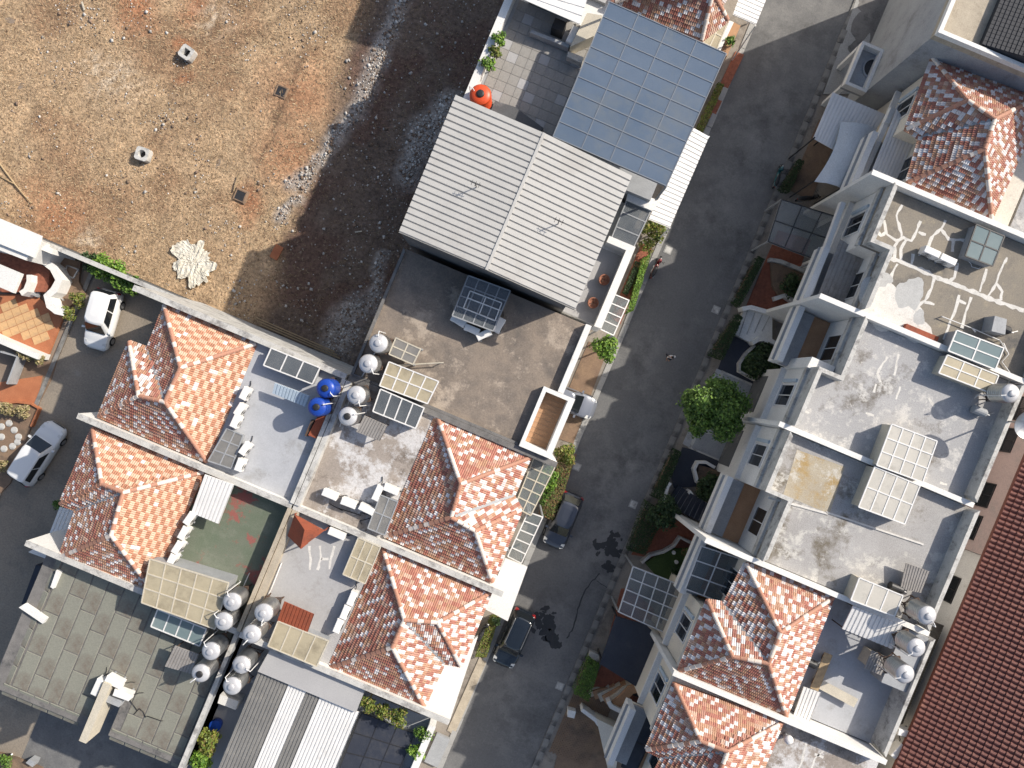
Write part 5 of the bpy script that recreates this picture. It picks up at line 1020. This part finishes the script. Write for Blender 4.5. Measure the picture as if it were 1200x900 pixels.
    MB().loft([[(l - .02, -.45, .34), (l + .0, -.45, .34), (l + .0, .45, .34), (l - .02, .45, .34)], [(l - .06, -.5, .5), (l + .004, -.5, .5), (l + .004, .5, .5), (l - .06, .5, .5)]]).build('grille', 'black_plastic', t, False, True)
    return t
def at(u, v, z=.8): p = P(u, v, z); return (p.x, p.y, 0)
make_car('white van-like car with roof ribs parked by the planted wall', at(117, 374, 1.0), rad(-83), 'car_white', 4.25, 1.78, 1.75, 'suv')
make_car('white people carrier parked by the dry front garden', at(41, 532, 1.0), rad(80), 'car_white', 4.7, 1.8, 1.66, 'mpv')
make_car('dark grey hatchback parked beside the long hedge', at(660, 611, 1.0), rad(-90), 'car_grey', 4.05, 1.7, 1.52, 'hatch')
make_car('black car with silver roof rails parked by the white porch roof', at(602, 750, 1.0), rad(-91), 'car_black', 4.25, 1.74, 1.7, 'suv', True)
c = P(697, 482, .6); make_car('silver hatchback poking out from under the white balcony', (c.x - 2.0, c.y, .1), rad(2), 'car_silver', 4.0, 1.68, 1.52, 'hatch')

def make_moto(label, loc, rz, paint):
    t = thing('motorcycle', label, 'motorcycle', loc, 'motorcycles', rz)
    for x in (-.6, .62):
        rg = [[(x + r * math.cos(a), y, .28 + r * math.sin(a)) for a in [2 * math.pi * k / 20 for k in range(20)]] for y, r in ((-.045, .22), (-.05, .26), (0, .285), (.05, .26), (.045, .22))]; wh = MB().loft(rg).build('wheel', 'tyre', t, True, True)
        MB().loft([[(x + r * math.cos(a), y, .28 + r * math.sin(a)) for a in [2 * math.pi * k / 14 for k in range(14)]] for y, r in ((-.052, .05), (-.053, .2), (.053, .2), (.052, .05))]).build('rim', 'rim', wh, False, True)
    def hull(secs): return MB().loft([[(x, w_ * math.cos(a), z + h_ * math.sin(a)) for a in [2 * math.pi * k / 12 for k in range(12)]] for x, w_, z, h_ in secs])
    hull([(-.85, .04, .68, .04), (-.7, .12, .66, .1), (-.35, .17, .58, .16), (0, .13, .48, .16), (.2, .12, .4, .1), (.36, .1, .45, .1)]).build('body', paint, t, True, True)
    hull([(-.82, .07, .79, .03), (-.6, .14, .8, .05), (-.2, .13, .77, .05), (.05, .06, .74, .03)]).build('seat', 'black_plastic', t, True, True)
    hull([(.36, .17, .62, .28), (.46, .15, .68, .24), (.58, .08, .78, .12)]).build('fairing', paint, t, True, True); hull([(.42, .05, .5, .04), (.64, .07, .57, .03), (.85, .05, .5, .02)]).build('mudguard', 'black_plastic', t, True, True)
    MB().tube([(.42, 0, .85), (.38, .18, .98), (.28, .34, .98)], .02, 6).tube([(.42, 0, .85), (.38, -.18, .98), (.28, -.34, .98)], .02, 6).build('handlebar', 'black_plastic', t, True, True); MB().tube([(.62, .07, .28), (.44, .06, .8)], .025, 6).tube([(.62, -.07, .28), (.44, -.06, .8)], .025, 6).build('fork', 'steel', t, True, True)
    for sd in (-1, 1): MB().tube([(.36, sd * .22, .98), (.38, sd * .27, 1.12)], .01, 5).loft([[(.37 + .012 * k, sd * .3 + y, 1.15 + z) for y, z in ((-.06, -.035), (.06, -.035), (.06, .035), (-.06, .035))] for k in (0, 1)]).build('mirror', 'black_plastic', t, False, True)
    hull([(.54, .07, .84, .06), (.62, .06, .84, .05)]).build('headlight', 'lamp_clear', t, True, True); hull([(-.9, .04, .66, .02), (-.86, .06, .66, .03)]).build('tail_light', 'lamp_red', t, False, True)
    MB().tube([(-.1, -.02, .3), (-.12, -.2, .0)], .014, 5).build('kickstand', 'steel', t, False, True); MB().tube([(.0, -.14, .25), (-.4, -.16, .28), (-.75, -.16, .36)], [.03, .045, .04], 8).build('exhaust', 'steel', t, True, True)
    return t
make_moto('dark red motorcycle parked at the kerb beside the long hedge', at(769, 313, .5), rad(86), 'moto_red'); make_moto('black and teal scooter standing at the kerb by the white awning', at(912, 206, .5), rad(93), 'moto_teal'); make_moto('black motorcycle under the black framed glass pergola', at(948, 232, .6)[:2] + (.1,), rad(30), 'black_plastic'); make_moto('dark motorcycle behind the short hedge by the white porch roof', at(567, 738, .5)[:2] + (.05,), rad(80), 'black_plastic')

# ================================================================ PERSON
def skin_mesh(name, nodes, edges, mat, parent, root=0, lev=2):
    me = bpy.data.meshes.new(name); me.from_pydata([n[0] for n in nodes], edges, []); me.materials.append(MATS[mat]); o = link(name, me, parent, True)
    m = o.modifiers.new('skin', 'SKIN'); m.use_smooth_shade = True
    for i, n in enumerate(nodes): r = n[1]; me.skin_vertices[0].data[i].radius = r if isinstance(r, tuple) else (r, r); me.skin_vertices[0].data[i].use_root = (i == root)
    s = o.modifiers.new('sub', 'SUBSURF'); s.levels = lev; s.render_levels = lev; return o
p = P(787, 418, 1.3); t = thing('person', 'person in a white shirt and dark trousers walking down the street', 'person', (p.x, p.y, 0), None, rad(-70))
N = [((0, 0, .95), (.13, .16)), ((.0, 0, 1.12), (.11, .14)), ((.02, 0, 1.32), (.12, .18)), ((.03, 0, 1.45), (.07, .1)), ((.04, 0, 1.53), .055), ((.06, 0, 1.62), .085), ((.07, 0, 1.71), .09), ((.07, 0, 1.77), .06),
     ((0, .1, .9), .095), ((.16, .1, .5), .06), ((.12, .1, .09), .04), ((.28, .1, .035), .035), ((0, -.1, .9), .095), ((-.02, -.1, .5), .06), ((-.24, -.1, .12), .04), ((-.12, -.1, .035), .035),
     ((.02, .2, 1.4), .06), ((-.08, .26, 1.13), .045), ((.03, .27, .9), .034), ((.02, -.2, 1.4), .06), ((.06, -.26, 1.13), .045), ((.22, -.25, .96), .034)]
E_ = [(0, 1), (1, 2), (2, 3), (3, 4), (4, 5), (5, 6), (6, 7), (0, 8), (8, 9), (9, 10), (10, 11), (0, 12), (12, 13), (13, 14), (14, 15), (3, 16), (16, 17), (17, 18), (3, 19), (19, 20), (20, 21)]
for hx, hy, hz, sd in ((.03, .27, .9, 1), (.22, -.25, .96, -1)):
    b0 = len(N); N.append(((hx + .03, hy, hz - .07), (.032, .02))); E_.append((18 if sd == 1 else 21, b0))
    for k in range(4): N.append(((hx + .05 + .01 * k, hy + (k - 1.5) * .016, hz - .13 + .006 * abs(k - 1.5)), .009)); E_.append((b0, len(N) - 1))
    N.append(((hx + .075, hy - sd * .01, hz - .06), .01)); E_.append((b0, len(N) - 1))
skin_mesh('body', N, E_, 'skin', t)
skin_mesh('shirt', [(a, (r[0] + .02, r[1] + .02) if isinstance(r, tuple) else r + .018) for a, r in (N[0], N[1], N[2], N[3])] + [((.02, .2, 1.4), .08), ((-.05, .24, 1.2), .068), ((.02, -.2, 1.4), .08), ((.05, -.24, 1.2), .068)], [(0, 1), (1, 2), (2, 3), (3, 4), (4, 5), (3, 6), (6, 7)], 'shirt_white', t)
skin_mesh('trousers', [(N[0][0], (.14, .17))] + [(N[i][0], N[i][1] + .016) for i in (8, 9, 10, 12, 13, 14)], [(0, 1), (1, 2), (2, 3), (0, 4), (4, 5), (5, 6)], 'trouser_dark', t)
skin_mesh('hair', [((.045, 0, 1.68), .112), ((.06, 0, 1.785), .098)], [(0, 1)], 'hair_black', t); mb = MB(); mb.loft([[(.15, y, 1.66 + z) for y, z in ((-.012, -.03), (.012, -.03), (.006, .02), (-.006, .02))], [(.175, y, 1.65 + z) for y, z in ((-.014, -.01), (.014, -.01), (.006, .0), (-.006, .0))]]); mb.build('nose', 'skin', t, True, True)

# ================================================================ PLANTS
G1 = [(.075, .145, .02), (.10, .19, .026), (.05, .10, .017), (.15, .24, .04)]; G2 = [(.13, .17, .025), (.17, .19, .03), (.09, .13, .02), (.20, .16, .05)]; G3 = [(.028, .055, .016), (.04, .075, .02), (.022, .045, .014)]; G4 = [(.10, .15, .03), (.15, .10, .04), (.2, .12, .05), (.08, .12, .025)]
G5 = [(.10, .20, .02), (.14, .25, .03), (.07, .15, .018), (.18, .28, .04)]; DRY = [(.30, .24, .12), (.22, .2, .08), (.4, .32, .18)]
def leaves(mb, n, sample, size, cols):
    for _ in range(n):
        c, o_ = sample(); d = Vector((random.gauss(0, 1), random.gauss(0, 1), random.gauss(.2, .6))).normalized(); nn = (o_ + Vector((random.gauss(0, .5), random.gauss(0, .5), random.gauss(.5, .5)))).normalized()
        s = d.cross(nn)
        if s.length < .1: continue
        s.normalize(); d = nn.cross(s); L = size * random.uniform(.6, 1.3); W = L * random.uniform(.3, .42); k = random.uniform(.75, 1.25); col = tuple(x * k for x in random.choice(cols)); up = nn * (L * .1)
        mb.face([c - d * L * .5, c + s * W + up, c + d * L * .5 - up, c - s * W + up], col)
def crown(clumps):
    tot = sum(c[3] ** 2 for c in clumps)
    def f():
        r = random.uniform(0, tot); 
        for x, y, z, q in clumps:
            r -= q * q
            if r <= 0: break
        d = Vector((random.gauss(0, 1), random.gauss(0, 1), random.gauss(.15, .9))).normalized(); return Vector((x, y, z)) + d * q * min(1.5, abs(random.gauss(.85, .22))), d
    return f
def tree(label, u, v, z, R, n, cols, size=.2, name='street_tree', group=None, rise=.7, cat='tree', z0=0.0):
    p = P(u, v, z); t = thing(name, label, cat, (p.x, p.y, z0), group); rnd = random.Random(int(u * 7 + v)); cl = []
    k = max(6, int(R * 9))
    for i in range(k):
        a = 2.4 * i + rnd.uniform(-.3, .3); q = R * math.sqrt((i + .5) / k) * .86; cl.append((q * math.cos(a), q * math.sin(a), (z - z0) + (R * rise) * (.55 - (q / R) ** 2 * .9) + rnd.uniform(-.15, .2) * R, R * (rnd.uniform(.2, .4) if R > 1.5 else rnd.uniform(.3, .55))))
    mb = MB(); mb.tube([(0, 0, 0), (.03, .02, (z - z0) * .4), (0, 0, (z - z0) * .75)], [R * .055 + .02, R * .045 + .015, R * .03 + .01], 9)
    for c in cl[::max(1, k // 8)]: mb.tube([(0, 0, (z - z0) * .55), (c[0] * .5, c[1] * .5, ((z - z0) * .62 + c[2]) / 2), (c[0], c[1], c[2])], [R * .025 + .008, R * .018 + .005, .008], 6)
    mb.build('trunk', 'bark', t, True, True)
    fm = MB(); leaves(fm, n, crown(cl), size, cols); fm.build('crown', 'leaf', t, False, True); return t
tree('round green street tree overhanging the bordered forecourt slabs', 838, 481, 4.2, 2.0, 11000, G1, .2)
tree('small bright green tree in front of the garage apron', 710, 408, 3.0, .85, 1500, G5, .18)
for i, (u, v, z, R, n, cols, lb, z0) in enumerate((
    (765, 272, 1.2, .85, 900, G2, 'leafy yellow-green shrub at the foot of the ribbed awning', .1), (757, 288, .9, .5, 400, G2, 'small shrub between brick steps and long hedge', .1),
    (663, 531, 1.5, .7, 800, G2, 'flowering shrub at the end of the long hedge', .1), (641, 560, 1.3, .8, 900, G5, 'green shrub squeezed between hedge and glass canopy', .1), (637, 582, 1.0, .6, 600, G1, 'dark shrub between hedge and glass canopy', .1),
    (776, 600, 1.6, 1.05, 1500, G3, 'dark bushy shrub beside the stair of dark treads', .02), (833, 572, 1.1, .95, 1300, G3, 'dark shrub filling the curving planter', .3), (893, 422, 1.0, 1.1, 1500, G3, 'dark shrub filling the bed by the white porch steps', .3),
    (905, 435, .9, .8, 800, G3, 'low dark shrub in the white rimmed bed', .3), (808, 650, .8, .55, 500, G4, 'reddish shrub on the shaded lawn', .2), (795, 668, .7, .5, 400, G3, 'small dark shrub under the glass canopy', .2), (928, 335, .9, .8, 700, G3, 'dark shrub in the brick yard planter', .2),
    (585, 45, 9.4, .38, 350, G5, 'bright potted plant on the paved terrace edge', 8.43), (579, 60, 9.3, .35, 300, G2, 'yellowish potted plant on the paved terrace edge', 8.43), (573, 76, 9.3, .42, 380, G5, 'potted plant near the orange tank', 8.43), (855, 47, 3.3, .32, 250, G1, 'small plant on the terracotta ledge', 3.0),
    (432, 824, 8.2, .5, 500, G2, 'yellow-green plant at the end of the gutter slab', 7.5), (447, 831, 8.2, .5, 500, G2, 'yellow-green plant in the middle of the raised bed', 7.5), (466, 839, 8.3, .6, 650, G2, 'large yellow plant in the raised bed by the white wall', 7.5),
    (497, 860, 7.7, .5, 500, G1, 'climbing plant on the white side wall', 7.0), (489, 880, 7.7, .5, 450, G5, 'broad leaved plant by the dark panel canopy', 7.0), (242, 866, 7.2, .75, 900, G2, 'yellow-green bush beside the felt roof', 6.0), (236, 886, 7.1, .7, 800, G5, 'green bush in the gap yard by the corrugated roof', 6.0),
    (104, 306, 1.3, .75, 700, G3, 'dark leafy shrub at the boundary wall', .0), (120, 315, 1.4, .8, 900, G5, 'bright green banana-like shrub at the boundary wall', .0), (136, 323, 1.4, .8, 900, G5, 'bright green shrub in the middle of the boundary wall', .0), (152, 331, 1.3, .75, 700, G1, 'green shrub at the end of the boundary wall', .0),
    (90, 350, .9, .55, 450, G2, 'yellow-green shrub beside the white van-like car', .2), (80, 366, .9, .5, 450, G2, 'yellow-green shrub at the tip of the curved wall', .2), (68, 592, .7, .35, 250, G1, 'small green shrub under the white ribbed porch', .0),
    (8, 478, .7, .5, 400, DRY, 'dry flowering shrub at the garden edge', .1), (26, 481, .7, .5, 400, DRY, 'pale flowering shrub at the garden corner', .1), (4, 545, .6, .45, 300, DRY, 'dry shrub at the rear of the white people carrier', .1), (45, 421, .8, .4, 300, DRY, 'dry straggly shrub on the court wall end', .0), (30, 416, .8, .4, 300, DRY, 'dry creeper along the court wall', .0), (6, 890, .6, .5, 400, G1, 'low green shrub in the planted corner', .1),
    (582, 727, 1.0, .3, 250, G3, 'dark shrub beside the white porch roof', .0))):
    tree(lb, u, v, max(z, z0 + .35), R, n, cols, .2 if R > .6 else .15, 'shrub', 'shrubs', .5, 'shrub', z0)
def hedge(label, px, zt, cols, n, size=.1):
    q = PP(px, zt); c = sum(q, Vector()) / 4; t = thing('hedge', label, 'hedge', (c.x, c.y, .02), 'trimmed hedges'); mb = MB()
    a, b, d_, e = [p - c for p in q]
    ins = [x * .7 for x in (a, b, d_, e)]; core = MB(); core.prism(ins, .0, zt - .22); core.build('branches', 'bark', t, False, True)
    def f():
        s, r = random.random(), random.random(); p = a.lerp(b, s).lerp(e.lerp(d_, s), r); k = random.random()
        if k < .62: z = zt + random.gauss(0, .05) - .05; o_ = Vector((0, 0, 1))
        else:
            m = random.choice(((a, b), (b, d_), (d_, e), (e, a))); p = m[0].lerp(m[1], random.random()); z = random.uniform(.08, zt); o_ = p.normalized()
        wob = noise.noise(Vector((p.x + c.x, p.y + c.y, z)) * 1.7) * .12
        return Vector((p.x, p.y, z)) + o_ * wob, o_
    leaves(mb, n, f, size, cols); mb.build('foliage', 'leaf', t, False, True)
hedge('narrow yellow-green hedge below the blue panel canopy', [(842, 96), (849, 99), (824, 154), (817, 150)], .9, G2, 1500)
hedge('long bright green trimmed hedge beside the red motorcycle', [(753, 303), (763, 297), (743, 362), (735, 366)], 1.0, G5, 2200); hedge('dark low hedge behind the bright trimmed hedge', [(745, 306), (751, 308), (736, 345), (730, 342)], .7, G3, 900)
hedge('autumn tinted hedge beside the grey hatchback', [(655, 540), (673, 537), (650, 610), (634, 604)], 1.3, G4, 3200); hedge('short green hedge by the black car', [(574, 725), (585, 723), (570, 771), (557, 769)], .8, G2, 1400)
hedge('narrow dark hedge behind the teal scooter', [(936, 186), (943, 189), (926, 224), (915, 220)], .8, G3, 1200); hedge('dark hedge along the brick pergola yard', [(889, 300), (896, 304), (868, 358), (860, 353)], 1.0, G3, 2000)
hedge('dark hedge in front of the white porch steps', [(864, 368), (871, 372), (848, 421), (832, 415)], 1.0, G3, 2200); hedge('dark hedge beside the dark drive', [(790, 527), (799, 530), (775, 586), (764, 581)], 1.0, G3, 2200)
hedge('wide dark hedge below the stair garden', [(757, 588), (781, 602), (756, 650), (735, 645)], 1.0, G3, 3000); hedge('bushy bright hedge between kerb and brick yard', [(690, 772), (703, 780), (690, 822), (672, 812)], 1.1, G1, 2600)

# ================================================================ VACANT LOT
def np_mesh(name, verts, faces, cols, mat, parent=None):
    me = bpy.data.meshes.new(name); k = faces.shape[1]; me.vertices.add(len(verts)); me.vertices.foreach_set('co', verts.astype(np.float32).ravel()); me.loops.add(faces.size); me.loops.foreach_set('vertex_index', faces.astype(np.int32).ravel())
    me.polygons.add(len(faces)); me.polygons.foreach_set('loop_start', np.arange(0, faces.size, k, dtype=np.int32)); me.update(calc_edges=True)
    if cols is not None:
        a = me.color_attributes.new('Col', 'FLOAT_COLOR', 'POINT'); a.data.foreach_set('color', np.hstack([cols, np.ones((len(cols), 1))]).astype(np.float32).ravel())
    me.materials.append(MATS[mat]); return link(name, me, parent)
def to_px(x, y): a = x * _c + y * _s; b = -x * _s + y * _c; k = FP / HC; return 600 + a * k, 450 - b * k
def vnoise(x, y, sc, seed):
    def hsh(i, j): v = np.sin(i * 127.1 + j * 311.7 + seed * 74.7) * 43758.5453; return v - np.floor(v)
    x, y = x * sc, y * sc; i, j = np.floor(x), np.floor(y); f, g = x - i, y - j; f = f * f * (3 - 2 * f); g = g * g * (3 - 2 * g)
    return (hsh(i, j) * (1 - f) + hsh(i + 1, j) * f) * (1 - g) + (hsh(i, j + 1) * (1 - f) + hsh(i + 1, j + 1) * f) * g
def fbm(x, y, sc, seed): return sum(vnoise(x, y, sc * 2 ** k, seed + k) * .5 ** (k + 1) for k in range(5))
def seg_d(u, v, pts):
    d = np.full(u.shape, 1e9)
    for (a, b), (c, e) in zip(pts[:-1], pts[1:]): L = (c - a) ** 2 + (e - b) ** 2; t = np.clip(((u - a) * (c - a) + (v - b) * (e - b)) / L, 0, 1); d = np.minimum(d, np.hypot(u - a - t * (c - a), v - b - t * (e - b)))
    return d
RUB = [([(478, 0), (462, 35), (452, 70), (430, 105), (400, 160), (370, 190), (345, 215)], 13), ([(525, 130), (500, 165), (480, 205)], 20), ([(455, 300), (448, 330), (440, 355)], 9), ([(425, 370), (405, 390), (390, 410)], 24), ([(350, 235), (330, 250)], 8)]
def lot_masks(x, y):
    u, v = to_px(x, y); w1 = (fbm(x, y, .35, 3) - .5) * 40; u2, v2 = u + w1, v + (fbm(x, y, .35, 9) - .5) * 40
    rub = np.zeros(x.shape)
    for pts, r in RUB: rub = np.maximum(rub, np.clip(1.3 - seg_d(u2, v2, pts) / r, 0, 1))
    bare = np.clip((u2 - (420 - .33 * v2)) / 25, 0, 1)                                   # bare brown earth by the houses, colour darkened up to their shadow edge
    red = np.zeros(x.shape)
    for a, b, r in ((60, 245, 38), (290, 232, 22), (215, 45, 10), (215, 88, 9), (350, 110, 55), (335, 180, 45), (160, 15, 30), (225, 8, 20)): red = np.maximum(red, np.clip(1.25 - np.hypot(u2 - a, v2 - b) / r, 0, 1) * (.75 if r > 30 else 1))
    return u, v, rub, bare, red
step = .3; gx = np.arange(-62, -9.0, step); gx[-1] = -9.0; gy = np.arange(-3.28, 46, step); X, Y = np.meshgrid(gx, gy, indexing='ij'); x, y = X.ravel(), Y.ravel(); u, v, rub, bare, red = lot_masks(x, y)
f1, f2, f3 = fbm(x, y, .25, 21)[:, None], fbm(x, y, 1.1, 31)[:, None], fbm(x, y, 3.0, 41)[:, None]
tan = np.array([.42, .295, .18]) * (.7 + .6 * f2) ; brown = np.array([.29, .18, .105]) * (.75 + .5 * f2); tan = tan + (brown - tan) * np.clip((f1 - .46) * 6, 0, .85)
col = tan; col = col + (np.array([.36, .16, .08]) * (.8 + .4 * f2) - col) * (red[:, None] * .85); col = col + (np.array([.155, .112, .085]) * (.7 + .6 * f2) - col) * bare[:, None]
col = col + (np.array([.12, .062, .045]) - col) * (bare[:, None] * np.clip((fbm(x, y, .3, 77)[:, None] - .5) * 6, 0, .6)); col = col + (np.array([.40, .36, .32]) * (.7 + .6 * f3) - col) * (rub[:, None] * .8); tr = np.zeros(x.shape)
for pts, r in (([(305, 190), (318, 165), (330, 130), (345, 100), (358, 62), (362, 30)], 5), ([(300, 40), (330, 22), (372, -2)], 3), ([(240, 355), (225, 375)], 8), ([(180, 165), (186, 150)], 3)): tr = np.maximum(tr, np.clip(1.2 - seg_d(u + (f2[:, 0] - .5) * 14, v, pts) / r, 0, 1))  # dark soil tracks, and an overhead wire's shadow painted as a thin line
pale = np.zeros(x.shape)
for a, b, r in ((135, 95, 38), (105, 285, 25), (250, 20, 30), (110, 75, 20)): pale = np.maximum(pale, np.clip(1.1 - np.hypot(u - a, v - b) / r, 0, 1))
col = col + (np.array([.13, .08, .05]) - col) * (tr[:, None] * np.clip(f2 * 1.5, 0, 1) * .8); col = col + (np.array([.55, .46, .35]) - col) * (pale[:, None] * np.clip((f3 - .42) * 5, 0, .8)); col *= (.72 + .56 * f3)
z = (fbm(x, y, .4, 5) - .5) * .22 + (fbm(x, y, 1.7, 6) - .5) * .1 + rub * .12; z = np.where((x > -9.4) | (y < -2.9), -.02, z) + .02
ny = len(gy); idx = np.arange(len(gx) * ny).reshape(len(gx), ny); F_ = np.stack([idx[:-1, :-1], idx[1:, :-1], idx[1:, 1:], idx[:-1, 1:]], -1).reshape(-1, 4)
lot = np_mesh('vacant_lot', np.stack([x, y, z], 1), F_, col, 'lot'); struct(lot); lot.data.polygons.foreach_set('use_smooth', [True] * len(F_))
zg = z.reshape(len(gx), ny)
def lot_z(px, py): i = np.clip(((px + 62) / step), 0, len(gx) - 1.001).astype(int); j = np.clip(((py + 3.28) / step), 0, ny - 1.001).astype(int); return zg[i, j]
rg = np.random.default_rng(4)
# dry stubble
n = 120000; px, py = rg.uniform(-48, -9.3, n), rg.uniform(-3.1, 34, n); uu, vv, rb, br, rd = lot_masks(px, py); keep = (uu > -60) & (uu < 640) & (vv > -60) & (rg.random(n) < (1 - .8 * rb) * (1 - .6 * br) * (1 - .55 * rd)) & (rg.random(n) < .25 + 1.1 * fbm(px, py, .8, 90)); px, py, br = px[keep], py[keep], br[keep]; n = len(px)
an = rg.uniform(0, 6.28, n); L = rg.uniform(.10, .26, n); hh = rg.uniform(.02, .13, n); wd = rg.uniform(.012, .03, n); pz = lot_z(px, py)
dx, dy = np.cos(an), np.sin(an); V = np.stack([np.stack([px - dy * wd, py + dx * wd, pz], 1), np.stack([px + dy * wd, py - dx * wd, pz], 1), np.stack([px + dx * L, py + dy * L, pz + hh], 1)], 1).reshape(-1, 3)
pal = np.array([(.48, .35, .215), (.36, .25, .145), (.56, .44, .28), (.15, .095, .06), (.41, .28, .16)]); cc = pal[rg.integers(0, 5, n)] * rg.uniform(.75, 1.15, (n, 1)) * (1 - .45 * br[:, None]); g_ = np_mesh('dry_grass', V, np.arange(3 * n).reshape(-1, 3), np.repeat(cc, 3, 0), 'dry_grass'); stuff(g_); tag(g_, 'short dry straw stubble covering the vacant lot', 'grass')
# rubble
m = 110000; px, py = rg.uniform(-40, -9.5, m), rg.uniform(-3.0, 34, m); uu, vv, rb, br, rd = lot_masks(px, py); keep = (uu > -30) & (vv > -30) & (rg.random(m) < np.maximum(rb ** 2 * .75, np.clip((fbm(px, py, .5, 61) - .5) * .5, 0, .2) + .002 + .03 * br)); px, py, rb = px[keep], py[keep], rb[keep]; m = len(px)
s = rg.uniform(.025, .07, m) * (1 + 1.0 * (rg.random(m) < .1)); pz = lot_z(px, py); cube = np.array([(-1, -1, -1), (1, -1, -1), (1, 1, -1), (-1, 1, -1), (-1, -1, 1), (1, -1, 1), (1, 1, 1), (-1, 1, 1)], float)
an = rg.uniform(0, 6.28, m); V = cube[None] * rg.uniform(.45, 1.1, (m, 8, 3)); V = V * s[:, None, None] * np.array([1, .8, .55]); rx = V[..., 0] * np.cos(an)[:, None] - V[..., 1] * np.sin(an)[:, None]; ry = V[..., 0] * np.sin(an)[:, None] + V[..., 1] * np.cos(an)[:, None]; V = np.stack([rx + px[:, None], ry + py[:, None], V[..., 2] + (pz + s * .3)[:, None]], -1).reshape(-1, 3)
fc = np.array([(0, 3, 2, 1), (4, 5, 6, 7), (0, 1, 5, 4), (1, 2, 6, 5), (2, 3, 7, 6), (3, 0, 4, 7)]); Fc = (fc[None] + (np.arange(m) * 8)[:, None, None]).reshape(-1, 4); pal = np.array([(.50, .47, .43), (.40, .37, .34), (.62, .59, .55), (.27, .19, .14), (.20, .14, .10)]); cc = np.repeat(pal[rg.integers(0, 5, m)] * rg.uniform(.7, 1.1, (m, 1)), 8, 0)
r_ = np_mesh('rubble', V, Fc, cc, 'dry_grass'); stuff(r_); tag(r_, 'pale broken rubble strewn in strips over the bare earth', 'rubble')
# concrete inspection pits, open holes, a plastic sheet, branches and a board
for i, (u, v, rnd_) in enumerate(((218, 61, False), (166, 180, True))):
    p = P(u, v, .5); t = thing('concrete_pit', ('square' if i == 0 else 'square') + (' concrete shaft with a square mouth and rusty soil beside it' if not rnd_ else ' concrete shaft with a round mouth standing in stubble'), 'concrete pit', (p.x, p.y, 0)); mb = MB(); n_ = 16; R_ = .46
    out = [(R_ * max(-1, min(1, 1.35 * math.cos(a))), R_ * max(-1, min(1, 1.35 * math.sin(a)))) for a in [2 * math.pi * (k + .5) / n_ for k in range(n_)]]; inn = [((.27 if rnd_ else .3) * (math.cos(a) if rnd_ else max(-.8, min(.8, 1.3 * math.cos(a)))), (.27 if rnd_ else .3) * (math.sin(a) if rnd_ else max(-.8, min(.8, 1.3 * math.sin(a))))) for a in [2 * math.pi * (k + .5) / n_ for k in range(n_)]]
    mb.loft([[(a, b, -.05) for a, b in out], [(a, b, .5) for a, b in out], [(a, b, .5) for a, b in inn], [(a, b, .06) for a, b in inn]], False); mb.build('shaft', 'weathered_top', t, False, True); mb = MB(); mb.face([(a, b, .07) for a, b in inn]); mb.build('shaft_bottom', 'frame_dark', t, False, True); t.rotation_euler.z = rad(-12 if i == 0 else 5)
for i, (u, v) in enumerate(((329, 107), (281, 229))):
    p = P(u, v, .15); t = thing('open_drain', 'dark open drain mouth in ' + ('the stony orange soil' if i == 0 else 'the red soil patch'), 'drain', (p.x, p.y, 0)); mb = MB(); R_ = .3; mb.loft([[(x * r, y * r, z_) for x, y in ((-1, -1), (1, -1), (1, 1), (-1, 1))] for r, z_ in ((.5, -.05), (.4, .14), (.32, .13), (.32, .1))], False); mb.build('rim', 'yard_brown', t, False, True); mb = MB(); mb.face([(x * .32, y * .32, .105) for x, y in ((-1, -1), (1, -1), (1, 1), (-1, 1))]); mb.build('opening', 'frame_dark', t, False, True)
p = P(227, 308, .1); mb = MB(); n_ = 72; ol = []; rp = random.Random(3)
for k in range(n_): a = 2 * math.pi * k / n_; ol.append(1.35 + .22 * math.sin(2 * a + 2.2) + .16 * math.sin(5 * a + .4) + .12 * math.sin(9 * a) + rp.uniform(-.16, .16))
rings = []
for j in range(1, 13):
    q = j / 12; rings.append([(p.x + ol[k] * q * math.cos(2 * math.pi * k / n_), p.y + 1.15 * ol[k] * q * math.sin(2 * math.pi * k / n_), max(.1, .16 + .22 * abs(noise.noise(Vector((ol[k] * q * math.cos(2 * math.pi * k / n_) * 3.2, ol[k] * q * math.sin(2 * math.pi * k / n_) * 1.3, 4)))) + .06 * noise.noise(Vector((k * .9, j * .8, 0))))) for k in range(n_)])
mb.loft(rings, False); mb.face(rings[0]); o = mb.build('plastic_sheet', 'plastic_sheet'); tag(o, 'crumpled dirty cream plastic sheet dumped on the lot by the wall', 'plastic sheet')
mb = MB(); q = [P(u, v, .12) for u, v in ((-10, 178), (4, 198), (16, 214), (24, 224), (37, 238))]; mb.tube(q, [.07, .07, .06, .05, .03], 7); mb.tube([P(-4, 205, .12), P(8, 211, .14), P(16, 215, .14)], [.03, .04, .04], 6); o = mb.build('dead_branch', 'wood_old', None, True); tag(o, 'pale forked dead branch lying on the dry lot', 'branch')
for u0, v0, u1, v1, w_, m_, lb in ((328, 288, 320, 303, .6, 'rust_board', 'rusty orange board lying at the shade edge'), (280, 205, 274, 224, .06, 'wood_old', 'thin stick lying upright across the stubble'), (96, 2, 99, 12, .1, 'frame_tan', 'short pale plank in the stubble'), (416, 272, 424, 271, .08, 'frame_tan', 'short pale stick on the dark soil')):
    o = MB().beam(P(u0, v0, .2), P(u1, v1, .16), w_, .06).build('board', m_); tag(o, lb, 'board')
